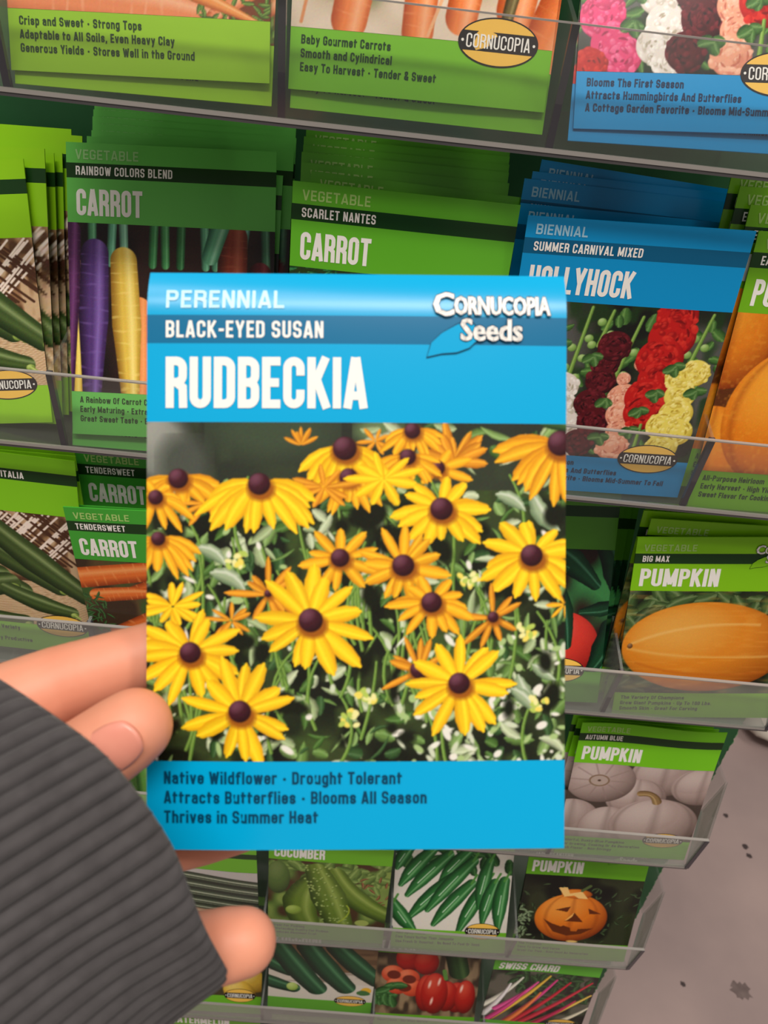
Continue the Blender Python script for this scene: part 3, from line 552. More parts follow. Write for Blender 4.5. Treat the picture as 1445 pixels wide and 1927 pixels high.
# ------------------------------------------------------------------ setting: the shop floor
def concrete():
    mt = bpy.data.materials.new('polished_concrete'); mt.use_nodes = True; nt = mt.node_tree; b = nt.nodes['Principled BSDF']; N = nt.nodes.new; Lk = nt.links.new
    tc = N('ShaderNodeTexCoord'); n1 = N('ShaderNodeTexNoise'); n1.inputs['Scale'].default_value = 3.5; n1.inputs['Detail'].default_value = 6
    n2 = N('ShaderNodeTexNoise'); n2.inputs['Scale'].default_value = 24; n2.inputs['Detail'].default_value = 8; n2.inputs['Roughness'].default_value = .65
    cr = N('ShaderNodeValToRGB'); cr.color_ramp.elements[0].position = .3; cr.color_ramp.elements[0].color = (*s8(150, 132, 130), 1); cr.color_ramp.elements[1].position = .72; cr.color_ramp.elements[1].color = (*s8(178, 156, 151), 1)
    sp = N('ShaderNodeValToRGB'); sp.color_ramp.elements[0].position = .24; sp.color_ramp.elements[0].color = (.45, .42, .42, 1); sp.color_ramp.elements[1].position = .30; sp.color_ramp.elements[1].color = (1, 1, 1, 1)
    mx = N('ShaderNodeMix'); mx.data_type = 'RGBA'; mx.blend_type = 'MULTIPLY'; mx.inputs[0].default_value = .8
    Lk(tc.outputs['Object'], n1.inputs['Vector']); Lk(tc.outputs['Object'], n2.inputs['Vector']); Lk(n1.outputs['Fac'], cr.inputs[0]); Lk(n2.outputs['Fac'], sp.inputs[0])
    Lk(cr.outputs[0], mx.inputs[6]); Lk(sp.outputs[0], mx.inputs[7]); Lk(mx.outputs[2], b.inputs['Base Color'])
    b.inputs['Roughness'].default_value = .45; b.inputs['Specular IOR Level'].default_value = .35
    return mt
fb = MB(); fb.box((-3500, -3500, -Z0 - 60), (4500, 4500, -Z0), concrete()); fb.v = [(x, y, z + Z0) for x, y, z in fb.v]
tag(link('floor', fb.mesh('floor')), kind='structure')
wb = MB(); wb.box((-3500, 4440, 0), (4500, 4500, 3600), principled('painted_wall', s8(196, 190, 182), .8))
tag(link('wall_back', wb.mesh('wall_back')), kind='structure')
# dried spots on the concrete
def spot(x, y, r, seed, col):
    rg = random.Random(seed); b = MB(); n = 22
    pts = [(x + r * rg.uniform(.65, 1.1) * math.cos(6.283 * k / n), y + r * rg.uniform(.55, 1.1) * math.sin(6.283 * k / n), .4) for k in range(n)]
    b.add(pts + [(px, py, 0) for px, py, pz in pts] , [tuple(range(n))] + [(k, n + k, n + (k + 1) % n, (k + 1) % n) for k in range(n)], col); return b
spot_mat = principled('dried_dirt', s8(98, 82, 80), .8, noise=(60, .8, s8(128, 112, 108)))
dark_spot = principled('dark_dirt', s8(66, 54, 54), .8)
spots = [(430, 297, 17, 1, spot_mat, 'large brown dried spot on the grey floor'), (340, 300, 4.5, 2, dark_spot, 'small dark speck on the floor left of the large spot'),
         (523, 545, 6, 3, dark_spot, 'upper of two dark specks side by side on the floor'), (524, 527, 5.5, 4, dark_spot, 'lower right of two dark specks side by side on the floor'), (507, 606, 5, 5, dark_spot, 'faint dark speck alone on the floor above the paired specks')]

# ------------------------------------------------------------------ display rack: green backing card with clear tiered trays
P = 88.0; HR = 134.2194; NROW = 7; C0 = -6
clear = acrylic('clear_acrylic', .035, (.95, .955, .95), (.72, .74, .70))
clear_low = acrylic('hazy_acrylic', .15, (.92, .93, .92), (.70, .71, .68))
edge_dark = principled('acrylic_edge_dark', s8(46, 44, 56), .25, .5)
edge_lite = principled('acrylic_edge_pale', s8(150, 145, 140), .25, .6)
rail_dark = principled('tray_rail_dark_strip', s8(74, 71, 72), .35, .5)  # dark grey strip along the bottom of each tray rail
card = principled('green_card', s8(30, 92, 48), .7, noise=(30, .6, s8(22, 74, 38)))
torn = principled('torn_paper_edge', s8(110, 150, 110), .9)
YB = 84.0; XB = 52.0
rack = link('display_rack', None); rack.location = W3(-250, YB, -Z0)
tag(rack, 'green seed display rack with seven tiers of clear plastic trays', 'display rack')
def rl(bm):                       # rack millimetres -> rack-local
    bm.v = [(x + 250, y - YB, z + Z0) for x, y, z in bm.v]; return bm
bb = MB(); rg = random.Random(4)
edge = []; z = -Z0 + 40
while z < 190:
    edge.append((XB + rg.uniform(-1.1, .4), z)); z += rg.uniform(1.2, 4.0)
n = len(edge)
outl = [(-760, edge[0][1])] + edge + [(-760, edge[-1][1])]; k = len(outl)
bb.add([(x, YB, z) for x, z in outl] + [(x, YB + 4, z) for x, z in outl], [tuple(range(k))[::-1], tuple(range(k, 2 * k))] + [(i, (i + 1) % k, k + (i + 1) % k, k + i) for i in range(k)], card)
for i in range(n - 1):
    if rg.random() < .3:
        (x0, z0), (x1, z1) = edge[i], edge[i + 1]; w = rg.uniform(.3, 1.0)
        bb.hexa([(x0 - w, YB - .25, z0), (x0 + .1, YB - .25, z0), (x0 + .1, YB, z0), (x0 - w, YB, z0), (x1 - w * .6, YB - .25, z1), (x1 + .1, YB - .25, z1), (x1 + .1, YB, z1), (x1 - w * .6, YB, z1)], torn)
link('back_board', rl(bb).mesh('back_board'), rack)
pb = MB(); pb.box((-760, YB - 40, -Z0), (XB, YB + 260, -Z0 + 60), principled('black_plinth', s8(28, 28, 30), .5)); pb.box((-760, YB + 4, -Z0 + 60), (-720, YB + 40, 180), _mats['black_plinth']); pb.box((XB - 60, YB + 4, -Z0 + 60), (XB - 20, YB + 40, 180), _mats['black_plinth'])
link('stand', rl(pb).mesh('stand'), rack)
LH = 36.0; LO = -5.0
for row in range(1, NROW + 1):
    zr = -(row - 1) * HR; mat = clear if row <= 2 else clear_low
    x0 = C0 * P; x1 = (0 if row >= 2 else 0)
    b = MB(); b.box((x0, -1.4, zr - 1.4), (x1, YB, zr + .2), mat)
    t = link('tray', rl(b).mesh('tray'), rack); t['label'] = 'clear plastic tray floor'
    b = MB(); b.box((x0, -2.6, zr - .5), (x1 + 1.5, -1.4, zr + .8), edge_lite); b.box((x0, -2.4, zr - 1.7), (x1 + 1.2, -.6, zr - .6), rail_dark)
    link('rail', rl(b).mesh('rail'), t)
    b = MB(); b.hexa([(x0, -2.6, zr + .8), (x1 + 1.5, -2.6, zr + .8), (x1 + 1.5, -1.0, zr + .8), (x0, -1.0, zr + .8), (x0, LO - 1.6, zr + LH), (x1 + 1.5, LO - 1.6, zr + LH), (x1 + 1.5, LO, zr + LH), (x0, LO, zr + LH)], mat)
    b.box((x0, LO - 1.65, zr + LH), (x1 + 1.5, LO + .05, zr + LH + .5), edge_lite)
    link('front_lip', rl(b).mesh('front_lip'), t)
    for c in range(C0, 1 if row == 1 else 0):
        x = c * P; b = MB(); h = .7
        b.hexa([(x - h, -.9, zr + .25), (x + h, -.9, zr + .25), (x + h, YB, zr + .25), (x - h, YB, zr + .25), (x - h, LO + .1, zr + LH), (x + h, LO + .1, zr + LH), (x + h, YB, zr + 58), (x - h, YB, zr + 58)], mat)
        h = 1.2
        b.hexa([(x - h, -1.0, zr + .25), (x + h, -1.0, zr + .25), (x + h, 1.0, zr + .25), (x - h, 1.0, zr + .25), (x - h, LO + .1, zr + LH), (x + h, LO + .1, zr + LH), (x + h, LO + 2.2, zr + LH), (x - h, LO + 2.2, zr + LH)], edge_dark)
        link('divider', rl(b).mesh('divider'), t)
    if row >= 2:                  # flared end panel
        b = MB(); d = 1.5
        b.hexa([(0, -1.5, zr), (d, -1.5, zr), (22 + d, 40, zr), (22, 40, zr), (0, LO - 1, zr + LH), (d, LO - 1, zr + LH), (28 + d, 40, zr + 33), (28, 40, zr + 33)], clear)
        b.hexa([(21, 40, zr), (22.6, 40, zr), (22.6, YB, zr), (21, YB, zr), (27, 40, zr + 33), (28.6, 40, zr + 33), (28.6, YB, zr + 33), (27, YB, zr + 33)], clear)
        b.hexa([(-.8, -2.9, zr), (d + .2, -2.9, zr), (d + .2, -1.2, zr), (-.8, -1.2, zr), (-.8, LO - 1.9, zr + LH), (d + .2, LO - 1.9, zr + LH), (d + .2, LO - .4, zr + LH), (-.8, LO - .4, zr + LH)], edge_dark)
        b.hexa([(0, -1.5, zr - .6), (d, -1.5, zr - .6), (22 + d, 40, zr - .6), (22, 40, zr - .6), (0, -1.5, zr + .2), (d, -1.5, zr + .2), (22 + d, 40, zr + .2), (22, 40, zr + .2)], edge_lite)
        link('end_panel', rl(b).mesh('end_panel'), t)

# ------------------------------------------------------------------ seed packets
PW = 82.5; PH = 114.0; PB, PT = .1545, .738
def stripe_of(st): return (.873, .922, .934) if st.get('logo') else (.885, .934, .946)   # band bottom, band top, category baseline
_GREEN = dict(cat_col=(168, 206, 116), dark=(28, 62, 24), stripe=(24, 58, 22))
_BLUE = dict(cat_col=(160, 208, 232), dark=(8, 46, 84), stripe=(0, 88, 128))
STY = {
 'rudbeckia': dict(_BLUE, base=(0, 160, 212), cat_col=(176, 222, 242), stripe=(14, 104, 146), dark=(6, 62, 92), art='rudbeckia', cat='PERENNIAL', var='BLACK-EYED SUSAN', title='RUDBECKIA', desc=['Native Wildflower • Drought Tolerant', 'Attracts Butterflies • Blooms All Season', 'Thrives in Summer Heat'], logo=True),
 'crisp': dict(_GREEN, base=(146, 196, 40), art='crisp', cat='VEGETABLE', title='CARROT', desc=['Crisp and Sweet • Strong Tops', 'Adaptable to All Soils, Even Heavy Clay', 'Generous Yields • Stores Well in the Ground']),
 'baby': dict(_GREEN, base=(118, 186, 44), art='baby', cat='VEGETABLE', title='CARROT', desc=['Baby Gourmet Carrots', 'Smooth and Cylindrical', 'Easy To Harvest • Tender & Sweet'], oval=True),
 'holly': dict(_BLUE, base=(0, 142, 204), art='hollyhock', cat='BIENNIAL', var='SUMMER CARNIVAL MIXED', title='HOLLYHOCK', desc=['Blooms The First Season', 'Attracts Hummingbirds And Butterflies', 'A Cottage Garden Favorite • Blooms Mid-Summer To Fall'], oval=True),
 'zucchini': dict(_GREEN, base=(142, 200, 26), art='zucchini', cat='VEGETABLE', var="LUNGO BIANCO", title='ZUCCHINI', desc=['', '', ''], oval=True, plain=True),
 'italia': dict(_GREEN, base=(128, 196, 30), art='zucchini', cat='', var='', title='', varright='ITALIA', desc=['An Old Favorite Italian Variety', '', 'Fast Growing And Very Productive'], oval=True, ovalu=.84, du=.12),
 'rainbow': dict(_GREEN, base=(98, 184, 80), art='rainbow', cat='VEGETABLE', var='RAINBOW COLORS BLEND', title='CARROT', desc=['A Rainbow Of Carrot Colors', 'Early Maturing • Extra Crisp', 'Great Sweet Taste • Easy'], cat_col=(150, 200, 130)),
 'scarlet': dict(_GREEN, base=(96, 176, 42), art='scarlet', cat='VEGETABLE', var='SCARLET NANTES', title='CARROT', desc=[]),
 'early': dict(_GREEN, base=(112, 176, 24), art='early', cat='VEGETABLE', var='EARLY', title='PUMPKIN', desc=['All-Purpose Heirloom', 'Early Harvest • High Yields', 'Sweet Flavor for Cooking']),
 'tender': dict(_GREEN, base=(66, 162, 52), art='tender', cat='VEGETABLE', var='TENDERSWEET', title='CARROT', desc=[]),
 'jalapeno': dict(_GREEN, base=(84, 150, 40), art='jalapeno', cat='', title='', desc=['', '', ''], oval=True, ovalu=.74),
 'bigmax': dict(_GREEN, base=(128, 192, 20), art='bigmax', cat='VEGETABLE', var='BIG MAX', title='PUMPKIN', desc=['The Variety Of Champions', 'Grow Giant Pumpkins • Up To 100 Lbs.', 'Smooth Skin • Great For Carving'], logo=True, tw=5.4),
 'autumn': dict(_GREEN, base=(116, 196, 22), art='autumn', cat='VEGETABLE', var='AUTUMN BLUE', title='PUMPKIN', desc=['Colorful, Dusky-Blue Pumpkins', 'For Growing, Cooking Or As Decoration', 'Rich Flavor • Non-Stringy'], oval=True, tw=4.9),
 'filler': dict(_GREEN, base=(110, 180, 40), art='melon', cat='VEGETABLE', title='', desc=[]),
 'striped': dict(_GREEN, base=(112, 182, 40), art='striped', cat='', title='', desc=[], logo=True, logou=-.12),
 'cucumber': dict(_GREEN, base=(112, 182, 40), art='cucumber', cat='VEGETABLE', title='CUCUMBER', desc=['Great For Pickling', 'Outstanding Quality For Pickles', 'Produces Abundant Fruit'], tw=4.2),
 'serrano': dict(_GREEN, base=(112, 182, 40), art='serrano', cat='VEGETABLE', title='PEPPER', desc=['Rich Spicy Flavor', 'Five Times Hotter Than Jalapeño', 'Use Fresh Or Roasted • No Need To Peel Or Seed'], oval=True),
 'jack': dict(_GREEN, base=(104, 176, 28), art='jack', cat='VEGETABLE', var="JACK O'LANTERN", title='PUMPKIN', desc=['The Tradition', 'Easy To Grow And Carve', 'Great For Pies • Also Good As Decoration'], logo=True, tw=5.0),
 'squash': dict(_GREEN, base=(110, 180, 40), art='squash', cat='VEGETABLE', title='SQUASH', desc=[], oval=True),
 'darkzuc': dict(_GREEN, base=(96, 170, 44), art='darkzuc', cat='VEGETABLE', title='ZUCCHINI', desc=['', '', ''], oval=True),
 'pepper': dict(_GREEN, base=(104, 176, 36), art='pepper', cat='VEGETABLE', title='PEPPER', desc=['Big Blocky Peppers', 'Sweet Flavor • Red When Mature', '']),
 'chard': dict(_GREEN, base=(96, 178, 50), art='chard', cat='VEGETABLE', title='SWISS CHARD', desc=[], tw=4.6, tbase=.752, tcap=7.5, slant=.15, oval=True),
 'melon': dict(_GREEN, base=(112, 172, 50), art='melon', cat='VEGETABLE', title='WATERMELON', desc=[], tw=5.2),
 'sugar': dict(_GREEN, base=(112, 172, 50), art='melon', cat='VEGETABLE', var='SUGAR BABY', title='WATERMELON', desc=[], tw=5.2),
}
WHITE = (240, 236, 230)
def make_surf(zmin=0.0, puff=.5, bend=None):
    vp = PT * PH; kz = lambda v: v if v >= vp else zmin + v * (vp - zmin) / vp
    def f(u, v, off=0.0):        # u -PW/2..PW/2, v 0..PH -> local point on the front face
        a = max(0.0, 1 - (2 * u / PW) ** 2); b = max(0.0, 1 - (2 * v / PH - 1) ** 4)
        y = -(.3 + puff * a * b) - off
        if bend: y += bend(u / PW + .5, v / PH)
        return (u, y, kz(v))
    return f
def envelope(st, surf, bend, zmin):
    b = MB(); us = [-PW / 2 + PW * i / 10 for i in range(11)]
    SB, ST, _b = stripe_of(st); vs_ = sorted({.94, .98, 0, .05, .1, PB, .25, .35, .45, .55, .65, PT, .80, SB, ST, .96, 1.0}); vs_ = [v * PH for v in vs_]
    base = ink(st['base']); strp = ink(st['stripe']); under = ink((44, 40, 30))
    nu = len(us); nv = len(vs_); V = [surf(u, v) for v in vs_ for u in us]
    Vb = [(u, .3 + (bend(u / PW + .5, v / PH) if bend else 0), surf(u, v)[2]) for v in vs_ for u in us]
    o = nu * nv
    for j in range(nv - 1):
        mid = (vs_[j] + vs_[j + 1]) / 2 / PH
        mt = under if PB < mid < PT else (strp if SB < mid < ST else base); s = b.slot(mt)
        for i in range(nu - 1):
            a = j * nu + i; b.f.append((a, a + 1, a + 1 + nu, a + nu)); b.m.append(s)
            b.f.append((o + a, o + a + nu, o + a + nu + 1, o + a + 1)); b.m.append(b.slot(base))
        for i in (0, nu - 1):
            a = j * nu + i; q = (a, a + nu, o + a + nu, o + a); b.f.append(q if i == 0 else q[::-1]); b.m.append(s)
    for j in (0, nv - 1):
        for i in range(nu - 1):
            a = j * nu + i; q = (a, o + a, o + a + 1, a + 1); b.f.append(q if j == 0 else q[::-1]); b.m.append(b.slot(base))
    b.v = V + Vb
    me = b.mesh('envelope', smooth=True); me.set_sharp_from_angle(angle=.7)
    return me
def grid_mesh(name, P3, cols, mat):
    ny, nx = P3.shape[:2]; me = bpy.data.meshes.new(name); nvv = ny * nx; nf = (ny - 1) * (nx - 1)
    me.vertices.add(nvv); me.vertices.foreach_set('co', (P3 * MM).astype(np.float32).ravel())
    idx = np.arange(nvv).reshape(ny, nx); q = np.stack([idx[1:, :-1], idx[1:, 1:], idx[:-1, 1:], idx[:-1, :-1]], -1).reshape(-1, 4)
    me.loops.add(nf * 4); me.loops.foreach_set('vertex_index', q.ravel().astype(np.int32))
    me.polygons.add(nf); me.polygons.foreach_set('loop_start', (np.arange(nf) * 4).astype(np.int32)); me.polygons.foreach_set('loop_total', np.full(nf, 4, np.int32))
    me.update(calc_edges=True); me.polygons.foreach_set('use_smooth', [True] * nf)
    if cols is not None:
        at = me.color_attributes.new('ink', 'FLOAT_COLOR', 'POINT'); c4 = np.ones((nvv, 4), np.float32); c4[:, :3] = lin(cols.reshape(-1, 3)); at.data.foreach_set('color', c4.ravel())
    me.materials.append(mat); me.validate(); return me
def picture(st, surf, step=1):
    im = art_image(st['art'])[::step, ::step]; ny, nx = im.shape[:2]
    us = np.linspace(-PW / 2 + .02, PW / 2 - .02, nx); vs_ = np.linspace(PT, PB, ny) * PH
    P3 = np.array([[surf(u, v, .06) for u in us] for v in vs_])
    return grid_mesh('printed_picture', P3, im, print_material())
def put_text(b, surf, txt, u0, vb, mat, off):
    V, F, w = txt; b.add([surf(-PW / 2 + u0 * PW + q[0], vb * PH + q[1], off + (q[2] if len(q) > 2 else 0)) for q in V], F, mat); return w
def header_lettering(st, surf):
    b = MB(); cc = ink(st['cat_col']); wh = ink(WHITE); SB, ST, cb = stripe_of(st)
    if st.get('cat'): put_text(b, surf, stroke_text(st['cat'], 3.6, lw=.66, t=.17, gap=.15), .045, cb, cc, .10)
    if st.get('var'): put_text(b, surf, stroke_text(st['var'], 3.3, lw=.5, t=.16, gap=.13), .045, SB + .010, wh, .12)
    if st.get('varright'): put_text(b, surf, stroke_text(st['varright'], 3.3, lw=.5, t=.16, gap=.13), .60, SB + .010, wh, .12)
    if st.get('title'):
        n = len(st['title'].replace(' ', '')); put_text(b, surf, stroke_text(st['title'], st.get('tcap', 10.0), lw=.43, t=.165, gap=.06, width=st.get('tw', 4.37) * n, slant=st.get('slant', 0)), .045, st.get('tbase', .762), wh, .10)
    return b.mesh('header_lettering') if b.f else None
def description(st, surf):
    b = MB(); dk = ink(st['dark'])
    for k, s in enumerate(st['desc']):
        if s: put_text(b, surf, stroke_text(s, 2.5, lw=.53, t=.18, gap=.11), st.get('du', .042), .115 - .034 * k, dk, .10)
    return b.mesh('description') if b.f else None
def ellipse_pts(cx, cy, rx, ry, n=48): return [(cx + rx * math.cos(6.2832 * k / n), cy + ry * math.sin(6.2832 * k / n)) for k in range(n)]
def emblem(st, surf):
    b = MB(); cx = PW * (st.get('ovalu', .79) - .5); cy = PB * PH + .6; rx, ry = 12.7, 6.9
    bk = ink((34, 26, 28)); ye = ink((240, 190, 84)); wh = ink(WHITE); pal = ink((226, 200, 130))
    fl = lambda pts, off, mt: b.add([surf(x, y, off) for x, y in pts], [tuple(range(len(pts)))], mt)
    fl(ellipse_pts(cx, cy, rx, ry), .14, bk); fl(ellipse_pts(cx, cy, rx - .45, ry - .45), .18, ye)
    hb = 2.75; a = math.asin(hb / (ry - .1)); n = 16
    band = [(cx + (rx - .1) * math.cos(t), cy + (ry - .1) * math.sin(t)) for t in [-a + 2 * a * k / n for k in range(n + 1)]] + [(cx - (rx - .1) * math.cos(t), cy + (ry - .1) * math.sin(t)) for t in [a - 2 * a * k / n for k in range(n + 1)]]
    fl(band, .22, bk)
    V, F, w = stroke_text('CORNUCOPIA', 3.9, lw=.42, t=.11, gap=.1, width=20.2); b.add([surf(cx - 10.1 + x, cy - 1.95 + y, .26 + dz) for x, y, dz in V], F, wh)
    for sg in (-1, 1): fl(ellipse_pts(cx + sg * 11.3, cy, .42, .42, 12), .26, wh)
    return b.mesh('brand_emblem')
def brand_mark(st, surf):
    b = MB(); du = st.get('logou', 0) * PW; bs = ink(st['base']); dk = ink(st['dark']); wh = ink(WHITE)
    U = lambda f: PW * (f - .5) + du
    leafo = [(U(.665), .852), (U(.675), .876), (U(.70), .893), (U(.735), .907), (U(.765), .916), (U(.785), .90), (U(.785), .882), (U(.765), .868), (U(.735), .860), (U(.70), .858)]
    big = [((x - U(.725)) * 1.04 + U(.725), (y - .884) * 1.09 + .884) for x, y in leafo]
    yl = min(surf(x, y * PH, .12)[1] for x, y in big)
    b.add([(x, yl, y * PH) for x, y in big], [tuple(range(len(big)))], dk); b.add([(x, yl - .04, y * PH) for x, y in leafo], [tuple(range(len(leafo)))], bs)
    lines = [('C', 4.6, 4.0, U(.68), .9235), ('ORNUCOPIA', 3.6, 18.9, U(.68) + 4.15, .9255), ('Seeds', 4.2, 12.1, U(.745), .881)]
    for s, cap, wdt, u0, vb in lines:
        V, F, w = font_text(s, cap, width=wdt, bold=.018)
        for k in range(8):
            ox, oy = .24 * math.cos(k * .785), .24 * math.sin(k * .785); b.add([surf(u0 + x + ox, vb * PH + y + oy, .42) for x, y in V], F, dk)
        for ox in (-.08, .08): b.add([surf(u0 + x + ox, vb * PH + y, .48) for x, y in V], F, wh)
    return b.mesh('brand_mark')
def packet(style, matrix, label, group=None, zmin=0.0, bend=None, puff=.5, step=1):
    st = STY[style]; root = link('seed_packet', None); root.matrix_world = matrix; tag(root, label, 'seed packet', group)
    surf = make_surf(zmin, puff, bend)
    link('envelope', envelope(st, surf, bend, zmin), root); link('printed_picture', picture(st, surf, step), root)
    for nm, me in (('header_lettering', header_lettering(st, surf)), ('description', description(st, surf))):
        if me: link(nm, me, root)
    if st.get('oval'): link('brand_emblem', emblem(st, surf), root)
    if st.get('logo'): link('brand_mark', brand_mark(st, surf), root)
    return root
def copy_tree(o):
    r = o.copy(); COL.objects.link(r)
    for ch in list(o.children):
        c = ch.copy(); COL.objects.link(c); c.parent = r; c.matrix_parent_inverse = Matrix.Identity(4)
    return r
def place(row, c, x, y, z, tilt, roll):
    a, r = math.radians(tilt), math.radians(roll)
    u = Vector((math.cos(r), 0, math.sin(r))); d = Vector((0, math.sin(a), math.cos(a))); v = (d - u * d.dot(u)).normalized(); yb = v.cross(u)
    o = W3(c * P + x, y, -(row - 1) * HR + z); M_ = Matrix.Identity(4)
    for i in range(3): M_[i][0] = u[i]; M_[i][1] = yb[i]; M_[i][2] = v[i]; M_[i][3] = o[i]
    return M_

